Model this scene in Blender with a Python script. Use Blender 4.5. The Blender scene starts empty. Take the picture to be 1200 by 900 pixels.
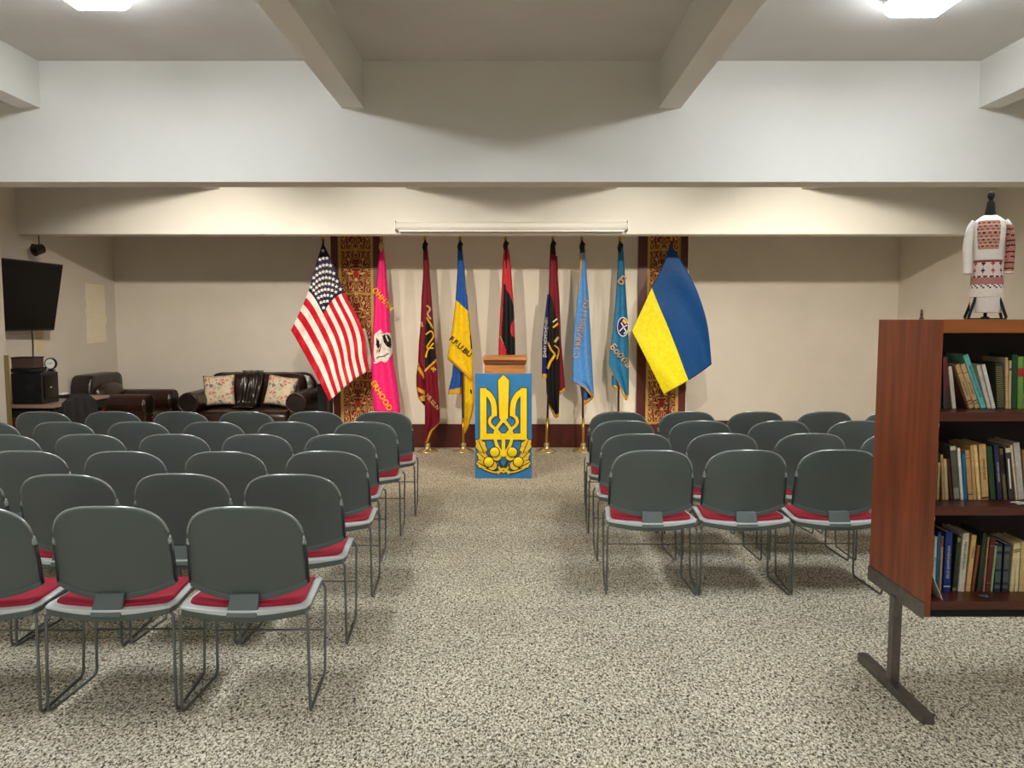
import bpy, bmesh, math, random
from mathutils import Vector, Matrix
random.seed(7)
S = bpy.context.scene
C = S.collection
PI = math.pi

# ------------------------------------------------------------------ camera, world, exposure
PITCH = math.atan(75 / 900)
cs, sn = math.cos(PITCH), math.sin(PITCH)
H = 1.55
cam = bpy.data.cameras.new('camera'); co = bpy.data.objects.new('camera', cam); C.objects.link(co)
cam.sensor_width = 36; cam.lens = 27; cam.clip_start = .05; cam.clip_end = 60
co.location = (0, 0, H); co.rotation_euler = (PI / 2 - PITCH, 0, 0)
S.camera = co
w = bpy.data.worlds.new('world'); S.world = w; w.use_nodes = True
w.node_tree.nodes['Background'].inputs[0].default_value = (.8, .85, 1, 1)
w.node_tree.nodes['Background'].inputs[1].default_value = .05
S.view_settings.view_transform = 'Standard'; S.view_settings.look = 'None'
S.view_settings.gamma = 1; S.view_settings.use_curve_mapping = False
S.view_settings.exposure = 1.03
S.cycles.use_denoising = True
S.cycles.max_bounces = 8; S.cycles.diffuse_bounces = 5
LAMP_COOL = (.87, .93, 1.0); LAMP_WARM = (1.0, .93, .82)
P_FRONT, P_BACK, P_SPOT = 20.5, 9.0, 125.0

# ------------------------------------------------------------------ helpers
def P(px, py, D):
    """point at depth D (metres from the camera wall) seen at a photo position"""
    u = (px - 600) / 900; v = (450 - py) / 900
    t = D / (cs + v * sn)
    return Vector((u * t, D, H + (-sn + v * cs) * t))

def tag(o, label=None, cat=None, group=None, kind=None):
    if label: o['label'] = label
    if cat: o['category'] = cat
    if group: o['group'] = group
    if kind: o['kind'] = kind
    return o

def empty(name, loc=(0, 0, 0), rz=0, label=None, cat=None, group=None):
    o = bpy.data.objects.new(name, None); C.objects.link(o)
    o.location = loc; o.rotation_euler = (0, 0, rz); o.empty_display_size = .1
    return tag(o, label, cat, group)

def obj(name, bm, mats, parent=None, smooth=False, bevel=0, solid=0, subd=0):
    me = bpy.data.meshes.new(name)
    bmesh.ops.recalc_face_normals(bm, faces=bm.faces[:]) if not solid else None
    bm.to_mesh(me); bm.free()
    if not isinstance(mats, (list, tuple)): mats = [mats]
    for m in mats: me.materials.append(m)
    o = bpy.data.objects.new(name, me); C.objects.link(o)
    if parent: o.parent = parent
    if smooth: me.polygons.foreach_set('use_smooth', [True] * len(me.polygons))
    if solid:
        md = o.modifiers.new('s', 'SOLIDIFY'); md.thickness = solid; md.offset = 0
    if bevel:
        md = o.modifiers.new('b', 'BEVEL'); md.width = bevel; md.segments = 2; md.limit_method = 'ANGLE'
    if subd:
        md = o.modifiers.new('u', 'SUBSURF'); md.levels = subd; md.render_levels = subd
    return o

def copy_tree(o, parent=None):
    c = o.copy(); C.objects.link(c); c.parent = parent
    for ch in list(o.children): copy_tree(ch, c)
    return c

def box(bm, x0, x1, y0, y1, z0, z1, mi=0, M=None):
    vs = [bm.verts.new(p) for p in ((x0,y0,z0),(x1,y0,z0),(x1,y1,z0),(x0,y1,z0),(x0,y0,z1),(x1,y0,z1),(x1,y1,z1),(x0,y1,z1))]
    if M:
        for v in vs: v.co = M @ v.co
    for f in ((0,3,2,1),(4,5,6,7),(0,1,5,4),(1,2,6,5),(2,3,7,6),(3,0,4,7)):
        bm.faces.new([vs[i] for i in f]).material_index = mi
    return vs

def bx(*a, **k):
    bm = bmesh.new(); box(bm, *a, **k); return bm

def tube(bm, pts, r, n=8, closed=False, mi=0, cap=True):
    pts = [Vector(p) for p in pts]; rings = []
    N = len(pts); up = None
    for i, p in enumerate(pts):
        a = pts[i - 1] if (i > 0 or closed) else p
        b = pts[(i + 1) % N] if (i < N - 1 or closed) else p
        t = (b - a).normalized()
        if up is None:
            up = Vector((0, 0, 1)) if abs(t.z) < .9 else Vector((0, 1, 0))
        s = t.cross(up)
        if s.length < 1e-4: s = t.cross(Vector((1, 0, 0)))
        s.normalize(); up = s.cross(t).normalized()
        rr = r[i] if isinstance(r, (list, tuple)) else r
        rings.append([bm.verts.new(p + (s * math.cos(2*PI*k/n) + up * math.sin(2*PI*k/n)) * rr) for k in range(n)])
    M = N if closed else N - 1
    for i in range(M):
        A, B = rings[i], rings[(i + 1) % N]
        for k in range(n):
            bm.faces.new((A[k], A[(k+1)%n], B[(k+1)%n], B[k])).material_index = mi
    if not closed and cap:
        bm.faces.new(rings[0][::-1]).material_index = mi; bm.faces.new(rings[-1]).material_index = mi

def roundpath(pts, r, n=5):
    """polyline with rounded corners"""
    pts = [Vector(p) for p in pts]; out = [pts[0]]
    for i in range(1, len(pts) - 1):
        a, b, c = pts[i-1], pts[i], pts[i+1]
        d1 = (a - b); d2 = (c - b); rr = min(r, d1.length*.45, d2.length*.45)
        p = b + d1.normalized()*rr; q = b + d2.normalized()*rr
        for k in range(n + 1):
            t = k / n; out.append(p*(1-t)**2 + b*2*t*(1-t) + q*t*t)
    out.append(pts[-1]); return out

def lathe(bm, prof, n=24, loc=(0,0,0), mi=0, sx=1, sy=1):
    rings = []
    for r, z in prof:
        rings.append([bm.verts.new((loc[0]+r*sx*math.cos(2*PI*k/n), loc[1]+r*sy*math.sin(2*PI*k/n), loc[2]+z)) for k in range(n)])
    for a, b in zip(rings, rings[1:]):
        for k in range(n): bm.faces.new((a[k], a[(k+1)%n], b[(k+1)%n], b[k])).material_index = mi
    bm.faces.new(rings[0][::-1]).material_index = mi; bm.faces.new(rings[-1]).material_index = mi

def sm(t): t = max(0, min(1, t)); return t*t*(3-2*t)

def interp(pl, y):
    """x from a list of (x, y) sorted by y"""
    if y <= pl[0][1]: return pl[0][0]
    for (x0, y0), (x1, y1) in zip(pl, pl[1:]):
        if y <= y1: return x0 + (x1-x0)*(y-y0)/max(1e-6, y1-y0)
    return pl[-1][0]

def inside(poly, x, y):
    c = False; n = len(poly); j = n - 1
    for i in range(n):
        xi, yi = poly[i]; xj, yj = poly[j]
        if (yi > y) != (yj > y) and x < (xj-xi)*(y-yi)/(yj-yi)+xi: c = not c
        j = i
    return c

# ------------------------------------------------------------------ materials
def lin(c):
    return tuple(((x/255)/12.92 if x/255 <= .04045 else ((x/255+.055)/1.055)**2.4) for x in c)

def mat(name, col, rough=.6, metal=0, spec=.5, noise=0, nscale=20, bump=0, bscale=60, emit=None, estr=0, stretch=None, coat=0):
    m = bpy.data.materials.new(name); m.use_nodes = True
    nt = m.node_tree; b = nt.nodes['Principled BSDF']
    c = lin(col)
    b.inputs['Base Color'].default_value = (*c, 1)
    b.inputs['Roughness'].default_value = rough; b.inputs['Metallic'].default_value = metal
    b.inputs['Specular IOR Level'].default_value = spec
    if coat: b.inputs['Coat Weight'].default_value = coat; b.inputs['Coat Roughness'].default_value = .15
    if emit:
        b.inputs['Emission Color'].default_value = (*emit, 1); b.inputs['Emission Strength'].default_value = estr
    if noise or bump:
        tc = nt.nodes.new('ShaderNodeTexCoord'); mp = nt.nodes.new('ShaderNodeMapping')
        nt.links.new(tc.outputs['Object'], mp.inputs[0])
        if stretch: mp.inputs['Scale'].default_value = stretch
    if noise:
        n = nt.nodes.new('ShaderNodeTexNoise'); n.inputs['Scale'].default_value = nscale; n.inputs['Detail'].default_value = 5
        nt.links.new(mp.outputs[0], n.inputs['Vector'])
        r = nt.nodes.new('ShaderNodeValToRGB')
        r.color_ramp.elements[0].position = .3; r.color_ramp.elements[1].position = .7
        r.color_ramp.elements[0].color = (*[x*(1-noise) for x in c], 1)
        r.color_ramp.elements[1].color = (*[min(1, x*(1+noise)) for x in c], 1)
        nt.links.new(n.outputs[0], r.inputs[0]); nt.links.new(r.outputs[0], b.inputs['Base Color'])
    if bump:
        n = nt.nodes.new('ShaderNodeTexNoise'); n.inputs['Scale'].default_value = bscale; n.inputs['Detail'].default_value = 4
        nt.links.new(mp.outputs[0], n.inputs['Vector'])
        bp = nt.nodes.new('ShaderNodeBump'); bp.inputs['Strength'].default_value = bump; bp.inputs['Distance'].default_value = .01
        nt.links.new(n.outputs[0], bp.inputs['Height']); nt.links.new(bp.outputs[0], b.inputs['Normal'])
    return m

M = {}
M['paint'] = mat('wall_paint', (216, 209, 198), .75, noise=.03, nscale=3, bump=.25, bscale=90)
M['beam'] = mat('beam_paint', (222, 220, 212), .7, noise=.02, nscale=2, bump=.2, bscale=120)
M['ceil'] = mat('ceiling_plaster', (205, 202, 196), .8, noise=.04, nscale=2, bump=.5, bscale=5)
M['panelwall'] = mat('cream_wall_panel', (238, 229, 212), .7, noise=.02, nscale=4, bump=.1)
M['patch'] = mat('filler_patch', (240, 231, 208), .8, noise=.03, nscale=20)
M['maho'] = mat('dark_mahogany', (84, 26, 18), .4, noise=.25, nscale=8, stretch=(1, 1, .15))
M['white'] = mat('white_enamel', (232, 230, 224), .45)
M['shell'] = mat('grey_chair_plastic', (86, 95, 90), .42, spec=.5, bump=.12, bscale=500)
M['rim'] = mat('highlit_grey_rim', (150, 158, 154), .2, metal=.3, spec=.9, coat=.5)  # paler than the shell: the rim's top-edge highlight is put into the colour
M['rail'] = mat('dark_rail', (38, 42, 44), .35)
M['pan'] = mat('seat_pan_lit_grey', (204, 208, 204), .32, spec=.6)  # lamp reflection along the seat edge painted in as this pale grey
M['red'] = mat('raspberry_fabric', (168, 30, 54), .85, noise=.15, nscale=300, bump=.3, bscale=400)
M['leg'] = mat('grey_wire_steel', (120, 124, 122), .3, metal=.75)
M['wood'] = mat('teak_side', (132, 62, 30), .38, noise=.42, nscale=7, stretch=(3, 3, .25), coat=.2)
M['woodd'] = mat('dark_shelf_wood', (84, 38, 24), .35, noise=.25, nscale=12, stretch=(.3, 3, 3))
M['woodl'] = mat('light_fascia_wood', (158, 88, 34), .4, noise=.2, nscale=10, stretch=(.3, 3, 3))
M['woodback'] = mat('shelf_back', (40, 22, 16), .6)
M['steel'] = mat('dull_steel', (118, 112, 106), .35, metal=.8, noise=.15, nscale=30)
M['black'] = mat('black_plastic', (20, 22, 25), .4)
M['blackm'] = mat('matte_black', (10, 10, 11), .8)
M['screen'] = mat('tv_glass', (3, 3, 4), .3, spec=.12)
M['leather'] = mat('brown_leather', (44, 24, 18), .32, noise=.35, nscale=9, bump=.5, bscale=14, spec=.6)
M['leatherd'] = mat('dark_leather', (26, 16, 13), .3, noise=.3, nscale=9, bump=.8, bscale=10, spec=.6)
M['gold'] = mat('brass', (205, 165, 80), .3, metal=.85)
M['brassb'] = mat('pale_brass', (224, 205, 150), .28, metal=.8)
M['pole'] = mat('dark_flag_pole', (78, 42, 30), .4)
M['fringe'] = mat('gold_fringe', (222, 168, 48), .7, noise=.3, nscale=200)
M['desk'] = mat('desk_laminate', (150, 122, 108), .4, noise=.1, nscale=8)
M['oak'] = mat('light_oak', (190, 124, 62), .4, noise=.25, nscale=6, stretch=(.6, 4, 6))
M['board'] = mat('blue_painted_board', (46, 122, 176), .5, noise=.08, nscale=12)
M['yellow'] = mat('yellow_relief', (252, 216, 22), .5, noise=.06, nscale=14)
M['ochre'] = mat('ochre_outline', (60, 48, 16), .6)
M['leafy'] = mat('gold_leaf_paint', (236, 196, 44), .5, noise=.12, nscale=30)
M['print_white'] = mat('white_print', (235, 232, 228), .8)
M['paper'] = mat('book_pages', (226, 208, 164), .85, noise=.1, nscale=150, stretch=(1, .1, .1))
M['lens'] = mat('lamp_diffuser_front', (240, 240, 240), .5, emit=LAMP_COOL, estr=P_FRONT)
M['lens2'] = mat('lamp_diffuser_rear', (240, 240, 240), .5, emit=LAMP_COOL, estr=P_FRONT*.62)
M['lensw'] = mat('lamp_diffuser_back', (240, 240, 240), .5, emit=LAMP_WARM, estr=P_BACK)

def cloth_mat(name, col, rough=.55):
    m = mat(name, col, rough, noise=.1, nscale=25, bump=.25, bscale=35)
    m.node_tree.nodes['Principled BSDF'].inputs['Sheen Weight'].default_value = .0
    m.node_tree.nodes['Principled BSDF'].inputs['Specular IOR Level'].default_value = .3
    return m
CL = {k: cloth_mat('cloth_' + k, v) for k, v in dict(
    white=(238, 228, 220), red=(196, 18, 42), navy=(24, 26, 62), ublue=(4, 66, 124), uyellow=(236, 220, 28),
    pink=(246, 38, 122), maroon=(122, 10, 32), black=(16, 14, 16), blue=(30, 88, 168), yellow=(250, 202, 8),
    red2=(206, 44, 56), lblue=(92, 156, 226), teal=(40, 118, 160), gold=(228, 172, 48), dnavy=(14, 24, 100),
    orange=(255, 190, 20), tan=(214, 170, 110), grey=(176, 168, 160)).items()}
CL['gold'] = M['fringe']

def carpet():
    m = bpy.data.materials.new('speckled_carpet'); m.use_nodes = True
    nt = m.node_tree; b = nt.nodes['Principled BSDF']; b.inputs['Roughness'].default_value = .95
    b.inputs['Specular IOR Level'].default_value = .1
    tc = nt.nodes.new('ShaderNodeTexCoord')
    n = nt.nodes.new('ShaderNodeTexNoise'); n.inputs['Scale'].default_value = 112; n.inputs['Detail'].default_value = 3; n.inputs['Roughness'].default_value = .65
    n.inputs['Distortion'].default_value = 1.0
    mp = nt.nodes.new('ShaderNodeMapping'); mp.inputs['Scale'].default_value = (1, .62, 1)
    nt.links.new(tc.outputs['Object'], mp.inputs[0]); nt.links.new(mp.outputs[0], n.inputs['Vector'])
    r = nt.nodes.new('ShaderNodeValToRGB'); e = r.color_ramp.elements
    e[0].position = .39; e[0].color = (*lin((58, 51, 42)), 1)
    e[1].position = .59; e[1].color = (*lin((250, 242, 220)), 1)
    x = e.new(.45); x.color = (*lin((148, 136, 114)), 1)
    x = e.new(.52); x.color = (*lin((220, 209, 182)), 1)
    nt.links.new(n.outputs[0], r.inputs[0])
    n2 = nt.nodes.new('ShaderNodeTexNoise'); n2.inputs['Scale'].default_value = 2.2; n2.inputs['Detail'].default_value = 3
    nt.links.new(tc.outputs['Object'], n2.inputs['Vector'])
    r2 = nt.nodes.new('ShaderNodeValToRGB'); r2.color_ramp.elements[0].color = (.86, .86, .86, 1); r2.color_ramp.elements[0].position = .35
    r2.color_ramp.elements[1].position = .65
    nt.links.new(n2.outputs[0], r2.inputs[0])
    mx = nt.nodes.new('ShaderNodeMix'); mx.data_type = 'RGBA'; mx.blend_type = 'MULTIPLY'; mx.inputs[0].default_value = 1
    nt.links.new(r.outputs[0], mx.inputs[6]); nt.links.new(r2.outputs[0], mx.inputs[7])
    nt.links.new(mx.outputs[2], b.inputs['Base Color'])
    bp = nt.nodes.new('ShaderNodeBump'); bp.inputs['Strength'].default_value = .7; bp.inputs['Distance'].default_value = .01
    nt.links.new(n.outputs[0], bp.inputs['Height']); nt.links.new(bp.outputs[0], b.inputs['Normal'])
    return m
M['carpet'] = carpet()

def mathn(nt, op, a, b=None, c=None):
    n = nt.nodes.new('ShaderNodeMath'); n.operation = op
    for i, v in enumerate((a, b, c)):
        if v is None: continue
        if isinstance(v, (int, float)): n.inputs[i].default_value = v
        else: nt.links.new(v, n.inputs[i])
    return n.outputs[0]

def tapestry():
    """mirrored scrolls and medallions: rust ground, gold and cream lines"""
    m = bpy.data.materials.new('scroll_tapestry'); m.use_nodes = True
    nt = m.node_tree; b = nt.nodes['Principled BSDF']; b.inputs['Roughness'].default_value = .9
    tc = nt.nodes.new('ShaderNodeTexCoord'); sp = nt.nodes.new('ShaderNodeSeparateXYZ')
    nt.links.new(tc.outputs['Object'], sp.inputs[0])
    X, Z = sp.outputs[0], sp.outputs[2]
    ax = mathn(nt, 'ABSOLUTE', X)
    zz = mathn(nt, 'PINGPONG', Z, .23)
    zm = mathn(nt, 'MODULO', mathn(nt, 'ADD', Z, 5.2), .52)
    cb = nt.nodes.new('ShaderNodeCombineXYZ'); nt.links.new(ax, cb.inputs[0]); nt.links.new(zm, cb.inputs[2])
    n = nt.nodes.new('ShaderNodeTexNoise'); n.inputs['Scale'].default_value = 8; n.inputs['Detail'].default_value = 0; n.inputs['Distortion'].default_value = 2.2
    nt.links.new(cb.outputs[0], n.inputs['Vector'])
    wv = mathn(nt, 'SINE', mathn(nt, 'MULTIPLY', n.outputs[0], 30))
    # medallion rings
    d = mathn(nt, 'SQRT', mathn(nt, 'ADD', mathn(nt, 'POWER', ax, 2), mathn(nt, 'POWER', mathn(nt, 'SUBTRACT', zm, .26), 2)))
    ring = mathn(nt, 'SINE', mathn(nt, 'ADD', mathn(nt, 'MULTIPLY', d, 95), mathn(nt, 'MULTIPLY', n.outputs[0], 16)))
    near = mathn(nt, 'LESS_THAN', d, .10)
    mixv = nt.nodes.new('ShaderNodeMix'); mixv.data_type = 'FLOAT'
    nt.links.new(near, mixv.inputs[0]); nt.links.new(wv, mixv.inputs[2]); nt.links.new(ring, mixv.inputs[3])
    r = nt.nodes.new('ShaderNodeValToRGB'); r.color_ramp.interpolation = 'CONSTANT'; e = r.color_ramp.elements
    e[0].position = 0; e[0].color = (*lin((112, 34, 20)), 1)
    e[1].position = .40; e[1].color = (*lin((46, 14, 12)), 1)
    for p, c in ((.5, (190, 138, 70)), (.66, (128, 50, 26)), (.88, (214, 176, 112))):
        x = e.new(p); x.color = (*lin(c), 1)
    f = mathn(nt, 'MULTIPLY_ADD', mixv.outputs[0], .5, .5)
    nt.links.new(f, r.inputs[0])
    # bright red heart of each medallion
    core = mathn(nt, 'LESS_THAN', d, .035)
    mx = nt.nodes.new('ShaderNodeMix'); mx.data_type = 'RGBA'
    nt.links.new(core, mx.inputs[0]); nt.links.new(r.outputs[0], mx.inputs[6]); mx.inputs[7].default_value = (*lin((160, 34, 20)), 1)
    # gold rule between repeats
    rule = mathn(nt, 'LESS_THAN', mathn(nt, 'ABSOLUTE', mathn(nt, 'ADD', mathn(nt, 'SUBTRACT', zm, .03), mathn(nt, 'MULTIPLY', ax, .12))), .012)
    mx2 = nt.nodes.new('ShaderNodeMix'); mx2.data_type = 'RGBA'
    nt.links.new(rule, mx2.inputs[0]); nt.links.new(mx.outputs[2], mx2.inputs[6]); mx2.inputs[7].default_value = (*lin((186, 142, 70)), 1)
    nt.links.new(mx2.outputs[2], b.inputs['Base Color'])
    return m
M['tapestry'] = tapestry()
M['goldtrim'] = mat('gold_braid', (196, 160, 84), .8, noise=.15, nscale=120)

def floral():
    m = bpy.data.materials.new('floral_cushion_cloth'); m.use_nodes = True
    nt = m.node_tree; b = nt.nodes['Principled BSDF']; b.inputs['Roughness'].default_value = .95
    tc = nt.nodes.new('ShaderNodeTexCoord'); v = nt.nodes.new('ShaderNodeTexVoronoi'); v.inputs['Scale'].default_value = 19
    nt.links.new(tc.outputs['Object'], v.inputs['Vector'])
    r = nt.nodes.new('ShaderNodeValToRGB'); r.color_ramp.interpolation = 'CONSTANT'; e = r.color_ramp.elements
    e[0].color = (*lin((196, 130, 108)), 1); e[1].position = .3; e[1].color = (*lin((186, 172, 148)), 1)
    x = e.new(.5); x.color = (*lin((132, 126, 112)), 1); x = e.new(.72); x.color = (*lin((206, 192, 166)), 1)
    sx = nt.nodes.new('ShaderNodeSeparateXYZ'); nt.links.new(v.outputs['Color'], sx.inputs[0]); nt.links.new(sx.outputs[0], r.inputs[0])
    v2 = nt.nodes.new('ShaderNodeTexVoronoi'); v2.feature = 'DISTANCE_TO_EDGE'; v2.inputs['Scale'].default_value = 19
    nt.links.new(tc.outputs['Object'], v2.inputs['Vector'])
    lt = mathn(nt, 'LESS_THAN', v2.outputs['Distance'], .09)
    mx = nt.nodes.new('ShaderNodeMix'); mx.data_type = 'RGBA'
    nt.links.new(lt, mx.inputs[0]); nt.links.new(r.outputs[0], mx.inputs[6]); mx.inputs[7].default_value = (*lin((216, 202, 178)), 1)
    nt.links.new(mx.outputs[2], b.inputs['Base Color'])
    return m
M['floral'] = floral()

def struct(name, bm, m, **k):
    return tag(obj(name, bm, m, **k), kind='structure')

# ------------------------------------------------------------------ room
CEIL, BZ, LZ = 3.18, 2.43, 2.89
XL, XR, YB, YF = -5.09, 4.95, 9.9, -4.2
struct('floor', bx(-5.6, 5.5, YF - .2, YB + .2, -.1, 0), M['carpet'])
struct('ceiling', bx(-5.6, 5.5, YF - .2, YB + .2, CEIL, CEIL + .15), M['ceil'])
wl = struct('wall_left', bx(XL - .2, XL, 7.0, YB, 0, CEIL), M['paint'])
struct('wall_left', bx(XL - .2, XL + .48, YF, 7.0, 0, CEIL), M['paint'])
struct('wall_right', bx(XR, XR + .2, YF, YB, 0, CEIL), M['paint'])
struct('wall_back', bx(XL - .2, XR + .2, YB, YB + .2, 0, CEIL), M['paint'])
struct('wall_front', bx(XL - .2, XR + .2, YF - .2, YF, 0, CEIL), M['paint'])
for y0 in (5.0, 8.0): struct('ceiling_beam', bx(XL, XR, y0, y0 + .2, BZ, CEIL), M['beam'])
for xc in (-3.06, -1.01, 1.0, 3.03):
    for ya, yb in ((YF, 5.0), (5.2, 8.0)):
        struct('ceiling_joist', bx(xc - .07, xc + .07, ya, yb, LZ, CEIL), M['beam'])
# raised centre wall with its dark wooden dado
CX0, CX1, CY = -2.18, 2.12, 9.3
struct('wall_stage', bx(CX0, CX1, CY, YB, .285, 2.75), M['panelwall'])
struct('baseboard_stage', bx(CX0, CX1, CY - .03, YB, 0, .285), M['maho'])
for xx in (-1.19, -.42, .36, 1.05): struct('trim_1', bx(xx - .006, xx + .006, CY - .004, CY, .285, 2.75), M['panelwall'])
struct('baseboard_left', bx(XL, CX0, YB - .02, YB, 0, .25), M['maho'])
struct('baseboard_right', bx(CX1, XR, YB - .02, YB, 0, .25), M['maho'])
struct('trim_2', bx(XL + .48, XL + .50, 6.96, 7.0, 0, 1.23), mat('olive_edge_strip', (128, 116, 66), .6))
# bare filler patches on the left wall, ragged outline
def ragged(y0, y1, z0, z1, x, n=14):
    bm = bmesh.new(); L = []; R = []
    for i in range(n + 1):
        z = z0 + (z1 - z0) * i / n
        L.append(bm.verts.new((x, y0 + random.uniform(-.02, .02), z + random.uniform(-.02, .02))))
        R.append(bm.verts.new((x, y1 + random.uniform(-.02, .02), z)))
    for i in range(n): bm.faces.new((L[i], L[i+1], R[i+1], R[i]))
    for f in bmesh.ops.extrude_face_region(bm, geom=bm.faces[:])['geom']:
        if isinstance(f, bmesh.types.BMVert): f.co.x += .002
    return bm
o = struct('paint_patch', ragged(9.22, 9.66, 1.28, 1.98, XL), M['patch'], parent=wl); o['label'] = 'ragged pale filler patch'
o = struct('paint_patch', ragged(8.22, 8.34, 1.2, 1.5, XL), mat('yellowed_patch', (222, 208, 160), .8), parent=wl); o['label'] = 'yellowed paint strip below the television'

# ------------------------------------------------------------------ ceiling lights
def lamp(x, y0, y1, lens, label, lx=.27):
    t = empty('ceiling_light', (x, (y0+y1)/2, CEIL), label=label, cat='ceiling light', group='long ceiling lights between the joists')
    h = (y1 - y0) / 2
    obj('housing', bx(-lx/2 - .012, lx/2 + .012, -h - .012, h + .012, -.03, 0), M['white'], t, bevel=.006)
    bm = bmesh.new(); rings = []
    for k, (s, z) in enumerate(((1, -.03), (1, -.07), (.86, -.095))):
        rings.append([bm.verts.new((sx*(lx/2*s), sy*(h - (1-s)*lx/2), z)) for sx, sy in ((-1,-1),(1,-1),(1,1),(-1,1))])
    for a, b in zip(rings, rings[1:]):
        for i in range(4): bm.faces.new((a[i], a[(i+1)%4], b[(i+1)%4], b[i]))
    bm.faces.new(rings[-1][::-1]); bm.faces.new(rings[0])
    obj('diffuser', bm, lens, t)
    return t
for sx, side in ((-1, 'left'), (1, 'right')):
    lamp(2.04*sx, 2.85 - (.09 if sx < 0 else 0), 4.07 - (.09 if sx < 0 else 0), M['lens'], f'white wraparound ceiling light in {side} bay, lit, at top of photo')
    lamp(2.04*sx, .1, 1.3, M['lens2'], f'lit white ceiling light overhead in {side} bay near camera')
    lamp(2.04*sx, -2.9, -1.7, M['lens2'], f'added unseen ceiling light in {side} bay behind the camera')  # unseen pair added to brighten the chair backs from the camera side
    for xo in (1.55, 2.5):
        sl = empty('spotlight', (xo*sx, 5.32, CEIL), label=f'stage spotlight behind first cross beam, {"inner" if xo < 2 else "outer"}, {side} bay', cat='spotlight')
        obj('mount', bx(-.04, .04, -.04, .04, -.04, 0), M['white'], sl)
        bm = bmesh.new(); lathe(bm, [(.045, -.16), (.05, -.15), (.045, -.05), (.02, -.04)], 16); obj('can', bm, M['white'], sl, smooth=True)
        ld = bpy.data.lights.new('spot', 'SPOT'); ld.energy = P_SPOT*(1 if xo < 2 else 1.7); ld.color = (1, .90, .76); ld.spot_size = math.radians(77); ld.spot_blend = 1.0; ld.shadow_soft_size = .04
        lo_ = bpy.data.objects.new('bulb', ld); C.objects.link(lo_); lo_.parent = sl; lo_.location = (0, .09, -.2)
        lo_.rotation_euler = Vector(((-xo*sx*.5 if xo < 2 else 1.0*sx), 3.9, -2.3)).to_track_quat('-Z', 'Y').to_euler()
    lamp(2.04*sx, 5.6, 6.8, M['lensw'], f'warm ceiling light behind the first cross beam, {side} bay')

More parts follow.
